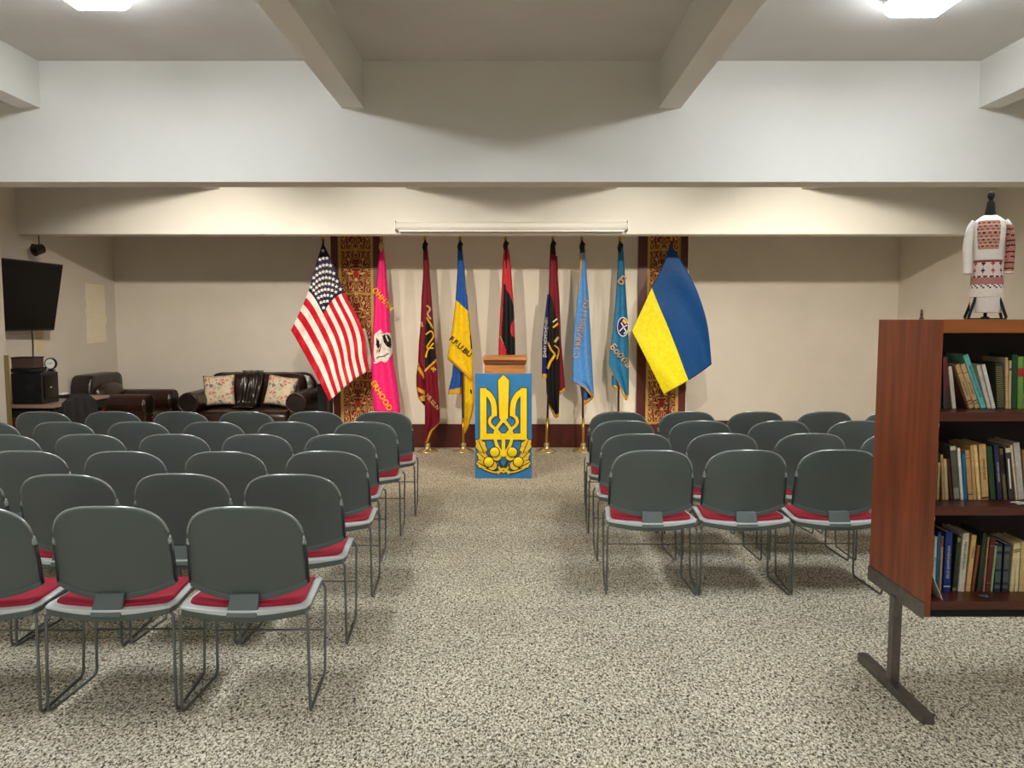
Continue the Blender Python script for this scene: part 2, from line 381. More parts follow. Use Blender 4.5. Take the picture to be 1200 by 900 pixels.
# ------------------------------------------------------------------ stacking chair
def shell_y(x, z): return .055 - .045*sm((z-.46)/.37) + .85*x*x - .012
def outline():
    pts = []
    hb, ht = .232, .227
    # bottom curve left to right
    for k in range(9):
        x = -hb + 2*hb*k/8; pts.append((x, .452 + .048*(x/hb)**2))
    for z in (.55, .61, .67): pts.append((hb + (ht-hb)*(z-.50)/.17, z))
    # rounded top
    n = 18; zc = .675; a = ht; b = .155
    for k in range(n + 1):
        th = PI*k/n; c, s = math.cos(th), math.sin(th)
        pts.append((a*math.copysign(abs(c)**(2/3.0), c), zc + b*abs(s)**(2/2.6)))
    for z in (.67, .61, .55): pts.append((-(hb + (ht-hb)*(z-.50)/.17), z))
    return pts
def make_chair():
    t = empty('stacking_chair')
    ol = outline(); bm = bmesh.new(); cx, cz = 0, .65; rings = []
    for s in (1, .93, .75, .5, .25):
        rings.append([bm.verts.new((cx+(x-cx)*s, shell_y((x-cx)*s, cz+(z-cz)*s), cz+(z-cz)*s)) for x, z in ol])
    n = len(ol)
    for a, b in zip(rings, rings[1:]):
        for k in range(n): bm.faces.new((a[k], a[(k+1)%n], b[(k+1)%n], b[k]))
    c = bm.verts.new((cx, shell_y(0, cz), cz))
    for k in range(n): bm.faces.new((rings[-1][k], rings[-1][(k+1)%n], c))
    for v in bm.verts: pass
    o = obj('backrest', bm, M['shell'], t, smooth=True, solid=.012)
    # raised rim over the top, lip along the bottom
    top = [(x, z) for x, z in ol if z >= .70]
    bm = bmesh.new(); tube(bm, [(x, shell_y(x, z) - .003, z) for x, z in top], .0062, 6)
    obj('back_rim', bm, M['rim'], t, smooth=True)
    bm = bmesh.new(); bot = [(x, z) for x, z in ol if z <= .54 and abs(x) <= .2321][:9]
    lo = []; hi = []
    for x, z in bot:
        y = shell_y(x, z)
        lo.append((bm.verts.new((x, y - .014, z - .006)), bm.verts.new((x, y + .010, z - .006))))
        hi.append((bm.verts.new((x, y - .011, z + .016)), bm.verts.new((x, y + .010, z + .016))))
    for i in range(len(lo)-1):
        bm.faces.new((lo[i][0], lo[i+1][0], hi[i+1][0], hi[i][0])); bm.faces.new((lo[i][1], hi[i][1], hi[i+1][1], lo[i+1][1]))
        bm.faces.new((lo[i][0], lo[i][1], lo[i+1][1], lo[i+1][0])); bm.faces.new((hi[i][0], hi[i+1][0], hi[i+1][1], hi[i][1]))
    bm.faces.new((lo[0][0], hi[0][0], hi[0][1], lo[0][1])); bm.faces.new((lo[-1][0], lo[-1][1], hi[-1][1], hi[-1][0]))
    obj('back_lip', bm, M['shell'], t, bevel=.003)
    for s in (-1, 1):
        bm = bmesh.new(); tube(bm, [(s*(.233 - .004*(z-.53)/.17), shell_y(.233, z) - .002, z) for z in (.505, .59, .672)], .008, 6)
        obj('side_rail', bm, M['rail'], t, smooth=True)
        bm = bmesh.new(); tube(bm, [(s*(.228 - .002*k), shell_y(.23, .67) - .003 - .0006*k, .668 + .012*k) for k in range(4)], [.0105, .0105, .0095, .0075], 8)
        obj('rail_clip', bm, M['rim'], t, smooth=True)
    bm = bmesh.new()
    a = [(-.056, .026, .480), (.056, .026, .480), (.060, -.022, .400), (-.060, -.022, .400)]
    f = [bm.verts.new((x, y - .006, z)) for x, y, z in a]; g = [bm.verts.new((x, y + .012, z)) for x, y, z in a]
    bm.faces.new(f); bm.faces.new(g[::-1])
    for i in range(4): bm.faces.new((f[i], g[i], g[(i+1)%4], f[(i+1)%4]))
    obj('back_support', bm, M['shell'], t, bevel=.004)
    # seat pan: wider at the rear, waterfall front, crowned rear edge
    def pan(inset, z0, z1, name, m, y0=0.0, y1=.40, drop=.03):
        bm = bmesh.new(); nx, ny = 12, 9; grid = {}
        for lay in (0, 1):
            for j in range(ny + 1):
                v = j/ny; y = y0 + (y1-y0)*v; hw = (.2565 - .032*v) - inset
                for i in range(nx + 1):
                    u = i/nx*2 - 1
                    yy = y + (.02*(1-u*u) if 0 else 0) - (.018*(1-v)*(1-u*u) if lay >= 0 else 0)
                    z = (z1 if lay else z0) - drop*max(0, (v-.75)/.25)**2 - .012*(1-u*u)*(1-v) + (.0 if lay else -.014*(1-u*u)*(1-v))
                    rr = 1 - .05*(max(0, abs(v-.5)*2-.8)/.2)**2
                    grid[lay, i, j] = bm.verts.new((u*hw*rr, yy, z))
        for j in range(ny):
            for i in range(nx):
                bm.faces.new((grid[1,i,j], grid[1,i+1,j], grid[1,i+1,j+1], grid[1,i,j+1]))
                bm.faces.new((grid[0,i,j], grid[0,i,j+1], grid[0,i+1,j+1], grid[0,i+1,j]))
        for i in range(nx):
            bm.faces.new((grid[0,i,0], grid[0,i+1,0], grid[1,i+1,0], grid[1,i,0])); bm.faces.new((grid[0,i,ny], grid[1,i,ny], grid[1,i+1,ny], grid[0,i+1,ny]))
        for j in range(ny):
            bm.faces.new((grid[0,0,j], grid[1,0,j], grid[1,0,j+1], grid[0,0,j+1])); bm.faces.new((grid[0,nx,j], grid[0,nx,j+1], grid[1,nx,j+1], grid[1,nx,j]))
        o = obj(name, bm, m, t, smooth=False, bevel=.004)
        return o
    pan(0, .427, .437, 'seat_pan', M['pan'])
    pan(.004, .404, .4268, 'pan_underside', M['shell'])
    pan(.028, .4365, .450, 'seat_cushion', M['red'], y0=.035, y1=.375)
    r = .0062
    for s in (-1, 1):
        xr, xf = s*.252, s*.234
        path = roundpath([(s*.15, .02, .411), (xr - s*.004, .012, .411), (xr, 0, r), (xf, .335, r), (xf + s*.004, .36, .405), (s*.12, .37, .405)], .03, 4)
        bm = bmesh.new(); tube(bm, path, r, 6)
        obj('sled_leg', bm, M['leg'], t, smooth=True)
    bm = bmesh.new(); tube(bm, [(-.2365, .346, .2), (.2365, .346, .2)], .0048, 6)
    obj('crossbar', bm, M['leg'], t, smooth=True)
    return t

rows_left = [  # back-rest centres seen in the photo, aisle first; rear-foot depth
    (2.91, [288, 130, -27]), (3.54, [344, 213, 82, -48]), (4.17, [384, 268, 151, 36]),
    (4.79, [400, 303, 207, 109, 12]), (5.40, [430, 341, 255, 168, 82, -5]), (6.00, [451, 372, 293, 217, 138, 58])]
rows_right = [(4.21, [762, 871, 979]), (4.83, [744.5, 844, 945.5, 1045]), (5.45, [729.5, 818, 909, 1001]), (5.99, [724, 805, 885, 965, 1043])]
tops = {2.91: 590, 3.54: 553, 4.17: 526, 4.79: 507, 5.40: 492, 6.0: 480.5, 4.21: 524.5, 4.83: 505.6, 5.45: 491, 5.99: 481.6}
ordn = ['aisle', 'second', 'third', 'fourth', 'fifth', 'sixth']
rown = {6: ['rearmost row', 'second row from rear', 'third row from rear', 'third row from front', 'second row from front', 'front row'],
        4: ['rearmost row', 'second row from rear', 'second row from front', 'front row']}
chair0 = make_chair(); first = True
for rows, side in ((rows_left, 'left'), (rows_right, 'right')):
    for ri, (Y, xs) in enumerate(rows):
        for ci, px in enumerate(xs):
            py = tops[Y]
            v = (450 - py)/900; t = (.83 - H)/(-sn + v*cs); X = (px - 600)/900*t
            ch = chair0 if first else copy_tree(chair0); first = False
            ch.location = (X, Y + random.uniform(-.012, .012), 0); ch.rotation_euler = (0, 0, random.uniform(-.02, .02))
            row = rown[len(rows)][ri]
            lab = (f'grey chair with red seat on the aisle, {row}, {side} block' if ci == 0 else
                   f'grey chair with red seat, {ordn[ci]} from aisle, {row}, {side} block')
            tag(ch, lab, 'chair', f'stacking chairs in the {side} block')

# ------------------------------------------------------------------ flags
def fold_fn(Y0, Ls, Rs, amp, nf, ph, back=.045, y_top=None, y_bot=None):
    yt = y_top or Ls[0][1]; yb = y_bot or max(Ls[-1][1], Rs[-1][1])
    def f(px, py):
        l, r = interp(Ls, py), interp(Rs, py); s = (px - l)/max(.5, r - l); s = max(0, min(1, s))
        a = amp*(.25 + .75*sm((py-yt)/(yb-yt)*1.6))
        return Y0 - a*math.sin(2*PI*nf*s + ph + .6*math.sin((py-yt)*.02)) + back*(2*s-1)**4
    return f
def layer(name, Ls, Rs, colfn, mats, f, parent, nx=36, step=1.0):
    y0 = min(Ls[0][1], Rs[0][1]); y1 = max(Ls[-1][1], Rs[-1][1]); n = int((y1-y0)/step)
    bm = bmesh.new(); prev = None; keys = list(mats)
    for j in range(n + 1):
        py = y0 + (y1-y0)*j/n; l, r = interp(Ls, py), interp(Rs, py)
        if r - l < .6: r = l + .6
        row = []
        for i in range(nx + 1):
            px = l + (r-l)*i/nx; p = P(px, py, f(px, py)); row.append((bm.verts.new(p), px, py))
        if prev:
            for i in range(nx):
                fc = bm.faces.new((prev[i][0], row[i][0], row[i+1][0], prev[i+1][0]))
                fc.material_index = keys.index(colfn((row[i][1]+row[i+1][1])/2, (row[i][2]+prev[i][2])/2))
        prev = row
    return obj(name, bm, [CL[k] for k in keys], parent, smooth=True, solid=.003)
def stroke2(bm, pts, w, mapper, off, step=3, mi=0):
    """a ribbon drawn on a mapped surface; closed and thin"""
    P2 = []
    for (x0, y0), (x1, y1) in zip(pts, pts[1:]):
        d = math.hypot(x1-x0, y1-y0); n = max(1, int(d/step))
        P2 += [(x0+(x1-x0)*k/n, y0+(y1-y0)*k/n) for k in range(n)]
    P2.append(pts[-1]); prev = None
    for i, (x, y) in enumerate(P2):
        a = P2[max(0, i-1)]; b = P2[min(len(P2)-1, i+1)]; tx, ty = b[0]-a[0], b[1]-a[1]; d = math.hypot(tx, ty) or 1
        nx_, ny_ = -ty/d*w/2, tx/d*w/2
        row = [bm.verts.new(mapper(x+nx_*k, y+ny_*k, off)) for k in (-1, 0, 1)]
        if prev:
            for k in (0, 1): bm.faces.new((prev[k], row[k], row[k+1], prev[k+1])).material_index = mi
        prev = row
def text_mesh(s, size, extr=0):
    cu = bpy.data.curves.new('t', 'FONT'); cu.body = s; cu.size = size; cu.align_x = 'CENTER'; cu.align_y = 'CENTER'; cu.resolution_u = 2; cu.extrude = extr; cu.offset = .018*size
    o = bpy.data.objects.new('t', cu); C.objects.link(o)
    dg = bpy.context.evaluated_depsgraph_get(); me = bpy.data.meshes.new_from_object(o.evaluated_get(dg))
    bpy.data.objects.remove(o); bpy.data.curves.remove(cu); return me
def decal_text(s, cx, cy, size, rot, mapper, m, parent, off=-.006, bold=0, sx=1):
    me = text_mesh(s, size); bm = bmesh.new(); bm.from_mesh(me); bpy.data.meshes.remove(me)
    if bold: bmesh.ops.subdivide_edges(bm, edges=bm.edges[:], cuts=1)
    c, q = math.cos(rot), math.sin(rot)
    for v in bm.verts:
        x, y = v.co.x*sx, -v.co.y
        v.co = mapper(cx + x*c - y*q, cy + x*q + y*c, off)
    return obj('lettering', bm, m, parent)
def mapper_for(f):
    return lambda px, py, off: P(px, py, f(px, py) + off)

def flag_stand(name_label, top, bot, Yb=8.95, base=True, topz=None):
    pt = P(top[0], top[1], Yb); pb = P(bot[0], 529, Yb)
    t = empty('flag_on_stand', (pb.x, Yb, 0), label=name_label, cat='flag', group='flags standing along the stage wall')
    inv = Matrix.Translation((-pb.x, -Yb, 0))
    hold = t
    bm = bmesh.new(); tube(bm, [(0, .02, .04), (pt.x - pb.x, .02, pt.z)], .013, 10)
    obj('pole', bm, M['pole'], t, smooth=True)
    bm = bmesh.new(); lathe(bm, [(.0135, 0), (.02, .015), (.012, .03), (.02, .05), (.012, .08), (.003, .13)], 10, (pt.x-pb.x, .02, pt.z))
    obj('finial', bm, M['gold'], t, smooth=True)
    bm = bmesh.new(); lathe(bm, [(.12, 0), (.122, .008), (.10, .018), (.05, .028), (.036, .05), (.03, .065), (.033, .09), (.026, .105)], 28, (0, .02, 0))
    obj('base', bm, M['brassb'], t, smooth=True)
    bm = bmesh.new(); tube(bm, [(0, .02, .1), (0 + (pt.x-pb.x)*.12, .02, .4)], .016, 10)
    obj('pole_ferrule', bm, M['gold'], t, smooth=True)
    return t
def adopt(t):
    """children are modelled in world space; shift them under the stand's base"""
    v = t.location.copy()
    for ch in t.children:
        if ch.get('w'):
            continue
def wchild(o, t):
    """parent a world-space mesh to t keeping it in place"""
    o.data.transform(Matrix.Translation(-Vector(t.location))); return o

def poly_at(pl, t):
    L = [math.dist(a, b) for a, b in zip(pl, pl[1:])]; T = sum(L)*t
    for (a, b), l in zip(zip(pl, pl[1:]), L):
        if T <= l + 1e-9: return (a[0]+(b[0]-a[0])*T/l, a[1]+(b[1]-a[1])*T/l)
        T -= l
    return pl[-1]
def smoothpl(pl, n=24):
    """catmull-rom resample"""
    out = []; q = [pl[0]] + pl + [pl[-1]]
    for i in range(1, len(q)-2):
        for k in range(n//2):
            t = k/(n//2)
            out.append(tuple(.5*((2*q[i][a]) + (-q[i-1][a]+q[i+1][a])*t + (2*q[i-1][a]-5*q[i][a]+4*q[i+1][a]-q[i+2][a])*t*t + (-q[i-1][a]+3*q[i][a]-3*q[i+1][a]+q[i+2][a])*t**3) for a in (0, 1)))
    out.append(pl[-1]); return out
def make_flag(label, top, bot, layers, texts=(), strokes=(), tassel='black'):
    """layers: (name, Ls, Rs, default, [(colour, polygon)...], amp, nfold, phase, depth offset)"""
    t = flag_stand(label, top, bot); Y0 = 8.93; fs = []
    for (nm, Ls, Rs, dflt, polys, amp, nf, ph, dy) in layers:
        f = fold_fn(Y0 + dy, Ls, Rs, amp, nf, ph); fs.append(f)
        keys = [dflt] + [k for k, _ in polys if k != dflt]
        keys = list(dict.fromkeys(keys))
        def cf(x, y, polys=polys, dflt=dflt):
            for k, pl in polys:
                if inside(pl, x, y): return k
            return dflt
        wchild(layer(nm, Ls, Rs, cf, {k: 1 for k in keys}, f, t), t)
    for (s, cx, cy, size, rot, m, li) in texts:
        wchild(decal_text(s, cx, cy, size, math.radians(rot), mapper_for(fs[li]), CL[m], t, off=-.022), t)
    for (nm, pts, wd, m, li) in strokes:
        bm = bmesh.new(); stroke2(bm, smoothpl(pts, 8) if len(pts) > 2 else pts, wd, mapper_for(fs[li]), -.012)
        wchild(obj(nm, bm, CL[m], t, solid=.002), t)
    # tassel knot at the pole head
    bm = bmesh.new(); p = P(top[0], top[1] + 7, Y0 + .02)
    tube(bm, [p + Vector((0, 0, .05)), p + Vector((.008, -.01, .02)), p + Vector((-.004, -.01, -.02)), p + Vector((.004, 0, -.07))], [.012, .032, .028, .02], 8)
    wchild(obj('tassel', bm, CL[tassel], t, smooth=True), t)
    return t

make_flag('bright pink church flag with yellow lettering and white emblem', (447, 281), (453, 0), [
    ('cloth', [(446, 287), (444, 303), (441, 330), (439, 350), (437, 390), (435.5, 430), (436, 462), (439, 492)],
     [(449, 287), (452, 310), (455, 345), (458, 390), (461, 425), (466, 455), (469, 480), (468, 492)], 'pink',
     [('black', [(441, 396), (444, 399), (445.5, 405), (443, 409), (440.5, 404)]), ('black', [(448, 393), (454, 391.5), (458, 396), (458.5, 408), (454, 407), (450, 401)]),
      ('tan', [(440.5, 410), (446, 408), (446, 411), (441, 414)]),
      ('white', [(439, 392), (446, 385.5), (449, 391), (457, 390), (459.5, 397), (460, 413), (457, 418), (452, 423.5), (447, 421), (440, 425), (438, 416)])], .022, 1.5, .4, 0)],
    texts=[('ОННАН', 448.5, 351, 9, 48, 'orange', 0), ('ERHOOD', 447, 464, 9.5, 58, 'orange', 0)],
    strokes=[('emblem_outline', [(438, 425), (441, 425), (447, 422), (452, 424), (459, 413)], 1.5, 'white', 0),
             ('emblem_figure', [(444, 389), (446, 398), (451, 406), (459, 410)], 2.6, 'white', 0), ('emblem_figure', [(452, 393), (455, 400)], 1.4, 'white', 0),
             ('emblem_detail', [(441, 420), (444, 418), (450, 417), (455, 414)], .8, 'black', 0), ('emblem_detail', [(443, 392), (446, 391), (449, 389)], .7, 'grey', 0), ('emblem_detail', [(447, 402), (444, 413)], .8, 'black', 0)], tassel='tan')

make_flag('maroon gold-fringed flag with black centre, left of the blue and yellow one', (498, 281), (501, 0), [
    ('back_cloth', [(495, 400), (490, 424), (488, 440), (488, 455), (491, 468), (497, 475)], [(500, 400), (500, 475)], 'maroon',
     [('gold', [(486, 423), (497, 423), (497, 428), (487, 428)]), ('gold', [(491, 428), (498, 440), (498, 446), (489, 432)]),
      ('gold', [(486, 452), (498, 458), (498, 463), (487, 457)]), ('gold', [(490, 466), (498, 462), (498, 470), (491, 470)]),
      ('black', [(488, 463), (500, 470), (500, 476), (490, 472)])], .012, .8, 0, .06),
    ('cloth', [(496, 288), (496, 320), (494, 350), (493, 380), (491, 400), (490, 424), (497, 438), (498, 465), (498, 520)],
     [(500.5, 288), (503, 310), (505, 340), (508, 380), (510, 400), (512, 430), (514, 460), (515.5, 485), (515, 496), (507, 505), (504, 512), (500, 520)], 'maroon',
     [('gold', [(511, 420.5), (511.8, 423), (498, 436), (498, 433)]), ('gold', [(499, 372), (501, 372), (508, 383), (507, 386)]),
      ('black', [(499, 374), (507, 385), (511, 421), (498, 434), (497.5, 400)]),
      ('gold', [(516, 493), (515, 499), (506, 508), (502, 521), (498, 519), (504, 505), (509, 500)])], .018, 1.3, .6, 0)],
    texts=[('УБ.Ш.N', 506.5, 471, 6.5, 50, 'tan', 1)],
    strokes=[('emblem', [(499, 392), (505, 388), (508, 394), (503, 402), (500, 407)], 1.6, 'orange', 1),
             ('emblem', [(508, 402), (501, 411), (499, 419)], 1.8, 'orange', 1), ('emblem', [(500, 408), (508, 408)], 1.4, 'orange', 1),
             ('emblem_star', [(505, 432), (511, 433)], 2.4, 'gold', 1), ('emblem_star', [(508, 430), (508, 436)], 1.6, 'gold', 1),
             ('emblem_star', [(500, 358), (504, 362), (501, 368), (505, 374)], 2, 'tan', 1), ('emblem_star', [(494, 377), (495, 383)], 2, 'tan', 1)])

make_flag('blue over yellow flag with black initials and gold fringe, left of the lectern', (539, 281), (543, 0), [
    ('tail_cloth', [(531, 425), (530, 440), (527, 452), (525, 462)], [(535, 425), (541, 437), (540.5, 462)], 'blue',
     [('gold', [(524, 463), (525, 457), (541, 454), (541, 463)]), ('gold', [(530, 424), (531.5, 424), (528, 448), (524, 460), (524, 455)])], .012, 1.2, 0, .05),
    ('hanging_cloth', [(543, 430), (543.5, 450), (544, 480), (544, 508)], [(553, 430), (555, 445), (556, 470), (553, 487), (549, 500), (545, 508)], 'yellow',
     [('gold', [(553, 430), (557, 430), (557, 475), (553, 492), (545, 509), (543, 509), (549, 495), (553, 478)]), ('black', [(551, 456), (554, 458), (553.5, 463), (551, 460)])], .015, 1.1, .5, .03),
    ('cloth', [(536.5, 288), (536, 320), (534, 351), (530, 385), (524.5, 417), (524.5, 421), (552, 446)],
     [(541.5, 288), (543, 305), (546, 330), (549, 364), (551, 385), (553.5, 410), (553.5, 440), (553.5, 446)], 'yellow',
     [('gold', [(523, 417), (525, 418), (553, 441), (555, 447), (550, 447), (523, 423)]),
      ('gold', [(544, 315), (548, 325), (549.5, 345), (546.5, 345)]),
      ('black', [(549, 366), (551, 368), (554, 409), (552, 409)]),
      ('blue', [(530, 280), (545, 280), (552, 368), (548.5, 364.5), (534, 351.2), (530, 350)])], .02, 1.2, .3, 0)],
    texts=[('F.F.U.BU', 539.5, 406.5, 9, 41, 'black', 2)], tassel='navy')

make_flag('red and black flag behind the lectern', (592.5, 280), (592, 0), [
    ('cloth', [(591, 286), (589.5, 305), (588, 335), (586, 370), (584.5, 400), (584, 425), (586, 470)],
     [(594.5, 286), (597.5, 300), (600, 330), (602, 360), (603.5, 395), (603.8, 425), (602, 470)], 'red2',
     [('red2', [(604, 372), (599.5, 378), (598, 387), (599.5, 393), (603, 396), (606, 400)]),
      ('black', [(590, 332), (592.5, 334), (593, 339), (597, 344), (601.5, 357), (606, 370), (606, 480), (594, 480), (593, 410), (587.5, 396)]),
      ('tan', [(586, 394.5), (587.5, 394.5), (593.5, 403), (593.5, 409), (587, 397)]),
      ('black', [(592, 283), (594, 283), (594, 315), (592.5, 315)])], .02, 1.4, .2, 0)])

make_flag('maroon and black flag with navy ribbon and gold star, right of the lectern', (648, 280), (640.5, 0), [
    ('right_cloth', [(650, 300), (650, 463)], [(653, 300), (656, 360), (657.5, 400), (661, 440), (662.8, 457), (656, 463)], 'maroon',
     [('gold', [(650, 458), (656, 458.5), (664, 453), (664, 460), (650, 465)]), ('gold', [(653, 318), (654.4, 318), (657.6, 370), (656.5, 370)])], .012, 1, .2, .04),
    ('cloth', [(645, 287), (644, 310), (643, 345), (641.5, 400), (640, 445), (640.5, 460), (644, 477), (650, 490)],
     [(650.5, 287), (653, 320), (655.5, 350), (656.5, 380), (656, 420), (655.5, 460), (655, 489), (651, 490)], 'black',
     [('gold', [(639, 460), (640.5, 460), (643, 472), (651, 486), (655, 484), (656, 492), (648, 492), (638, 470)]),
      ('maroon', [(646.5, 298), (652, 298), (660, 370), (660, 402), (655.5, 392), (648, 352), (644, 344)]),
      ('maroon', [(640, 296), (646.5, 298), (644, 344), (642, 340)])], .018, 1.3, .9, 0),
    ('ribbon', [(641.5, 345), (638, 375), (635.5, 400), (635, 443)], [(643.5, 345), (642, 375), (641.5, 400), (641, 443)], 'dnavy',
     [('gold', [(630, 438), (645, 438), (645, 444), (630, 444)])], .004, .5, 0, -.03)],
    texts=[('УКРАЇНСЬКІЙ АРМІЇ', 639, 395, 4.6, 93, 'white', 2)],
    strokes=[('emblem', [(641.5, 401), (646, 410), (649.5, 414), (650.5, 418)], 2.2, 'gold', 1), ('emblem', [(650.5, 416), (645, 424), (641.5, 432)], 2.8, 'orange', 1),
             ('emblem', [(649.5, 404.5), (655, 410), (652.5, 421)], 1.6, 'gold', 1), ('emblem', [(650, 401), (654.5, 395)], 3, 'tan', 1),
             ('emblem', [(648, 384), (654, 379)], 2.2, 'orange', 1), ('emblem', [(648, 377.5), (653, 373.5)], 1.6, 'white', 1)], tassel='black')

make_flag('light blue flag with gold cyrillic lettering, second from the right panel', (682, 281), (683.5, 0), [
    ('tail_cloth', [(680, 452), (681, 462), (683, 474)], [(692, 452), (696, 462), (694, 468), (689, 472), (684, 475)], 'blue',
     [('gold', [(697, 462), (692, 466), (687, 469), (681, 468), (682, 476), (697, 472)]), ('black', [(689, 452), (696, 452), (695, 465), (688, 466)])], .01, 1, 0, .04),
    ('cloth', [(680, 286), (679, 310), (677, 345), (673.5, 380), (671, 410), (671, 447), (684, 454.5), (694.5, 466)],
     [(685, 286), (686.5, 310), (689.5, 345), (692, 390), (694, 430), (695.5, 455), (696, 466)], 'lblue',
     [('gold', [(670, 444), (671, 446.5), (684, 452), (692, 459), (697, 465), (695, 470), (683, 457.5), (670, 450)]),
      ('gold', [(680, 297), (683, 297), (681, 315), (679, 335), (677.8, 346), (676, 346)]), ('navy', [(677, 280), (686, 280), (686, 296.5), (680, 296.5)])], .022, 1.4, 1.2, 0)],
    texts=[('С. УКРАЇНИ І ГОТ', 681.5, 385, 8.2, -79, 'tan', 1)])

make_flag('teal flag with navy and white shield, nearest the right tapestry', (726.5, 282), (724.5, 0), [
    ('tail_cloth', [(717, 440), (717, 453), (722, 455.5)], [(728, 440), (728, 455.5)], 'teal', [('gold', [(714, 450), (730, 454), (730, 459), (714, 456)])], .01, 1, 0, .04),
    ('cloth', [(724.5, 287), (724, 310), (722, 345), (718.5, 385), (715, 410), (713.5, 430), (724, 448), (732.5, 469)],
     [(730, 287), (731.5, 310), (733.5, 345), (736, 380), (736.8, 430), (736.8, 462), (735, 469)], 'teal',
     [('gold', [(712, 428), (714, 428), (724, 446), (733.5, 464), (737.5, 462), (736, 471), (731, 471), (722, 452), (712, 434)])], .02, 1.3, 2.0, 0)],
    texts=[('Боффа', 727, 417, 10.5, 50, 'tan', 1), ('Б', 728.5, 329, 14, 40, 'tan', 1)],
    strokes=[])
# shield on the teal flag
tl = [o for o in C.objects if o.name.startswith('flag_on_stand')][-1]
def disc2(bm, cx, cy, rx, ry, mapper, off, n=20, mi=0):
    c = bm.verts.new(mapper(cx, cy, off)); ring = [bm.verts.new(mapper(cx+rx*math.cos(2*PI*k/n), cy+ry*math.sin(2*PI*k/n), off)) for k in range(n)]
    for k in range(n): bm.faces.new((c, ring[k], ring[(k+1)%n])).material_index = mi
fT = lambda px, py, off: P(px, py, 8.925 + off)
bm = bmesh.new(); disc2(bm, 730, 383, 6.8, 11.5, fT, -.02); wchild(obj('shield_border', bm, CL['white'], tl, solid=.003), tl)
bm = bmesh.new(); disc2(bm, 730, 383, 5.9, 10.3, fT, -.025); wchild(obj('shield', bm, CL['dnavy'], tl, solid=.003), tl)
bm = bmesh.new(); stroke2(bm, [(728, 378), (735, 391)], 1.3, fT, -.03); stroke2(bm, [(726, 388), (731, 383), (735, 381)], 1.2, fT, -.03)
stroke2(bm, [(731, 391), (735, 388)], 1.2, fT, -.03); wchild(obj('shield_emblem', bm, CL['white'], tl, solid=.002), tl)
bm = bmesh.new(); stroke2(bm, [(730, 375), (734, 379)], 3, fT, -.03); wchild(obj('shield_crest', bm, CL['orange'], tl, solid=.002), tl)

# large spread flags: Coons patches with stripes following the cloth
def coons(top, bottom, left, right, bump=(0, 0)):
    top, bottom, left, right = map(smoothpl, (top, bottom, left, right))
    def f(u, v):
        T, B, Lf, R = poly_at(top, u), poly_at(bottom, u), poly_at(left, v), poly_at(right, v)
        r = []
        for a in (0, 1):
            bl = (1-u)*(1-v)*top[0][a] + u*(1-v)*top[-1][a] + (1-u)*v*bottom[0][a] + u*v*bottom[-1][a]
            r.append((1-v)*T[a] + v*B[a] + (1-u)*Lf[a] + u*R[a] - bl + 16*u*(1-u)*v*(1-v)*bump[a])
        return r
    return f
def big_flag(label, top, bot, surf, colfn, keys, nu, nv, depth):
    t = flag_stand(label, top, bot)
    def S3(u, v, off=0):
        px, py = surf(u, v); return P(px, py, depth(px, py, u, v) + off)
    bm = bmesh.new(); g = [[bm.verts.new(S3(i/nu, j/nv)) for i in range(nu+1)] for j in range(nv+1)]
    for j in range(nv):
        for i in range(nu):
            bm.faces.new((g[j][i], g[j+1][i], g[j+1][i+1], g[j][i+1])).material_index = keys.index(colfn((i+.5)/nu, (j+.5)/nv))
    wchild(obj('cloth', bm, [CL[k] for k in keys], t, smooth=True, solid=.003), t)
    return t, S3
def d1(px, py, u, v):
    return 8.83 - .05*math.sin(u*5 + v*3.5)*(.2+v) - .035*math.sin(9*(u - .5*v) + 1)*sm(u*2) + .008*math.sin(26*u + 9*v) + .006*math.sin(34*v - 11*u)*math.sin(23*u + 2) + .09*u*v
us, S3 = big_flag('American flag hanging spread out beside the left tapestry', (378, 280), (386, 0),
    coons([(378, 284), (388, 304), (405, 345), (422, 378), (428, 398), (429, 415), (433, 434)], [(341, 387), (362, 424), (386, 470)],
          [(378, 284), (368, 318), (360, 345), (350, 368), (341, 387)], [(433, 434), (412, 447), (386, 470)], (-3, -17)),
    lambda u, v: 'navy' if u < .4 and v < 7/13 else ('red' if int(v*13) % 2 == 0 else 'white'),
    ['navy', 'red', 'white'], 60, 78, d1)
for j in range(9):
    for i in range(11):
        if (i + j) % 2: continue
        uc, vc = .4*(i+1)/12, 7/13*(j+1)/10
        if uc < .03: continue
        bm = bmesh.new(); c = bm.verts.new(S3(uc, vc, -.008))
        p0 = S3(uc, vc); ring = []
        for k in range(10):
            a = 2*PI*k/10 + PI/2; r = .025 if k % 2 == 0 else .0105
            ring.append(bm.verts.new(p0 + Vector((math.cos(a)*r, -.008, math.sin(a)*r))))
        for k in range(10): bm.faces.new((c, ring[k], ring[(k+1)%10]))
        wchild(obj('star', bm, CL['white'], us, solid=.002), us)
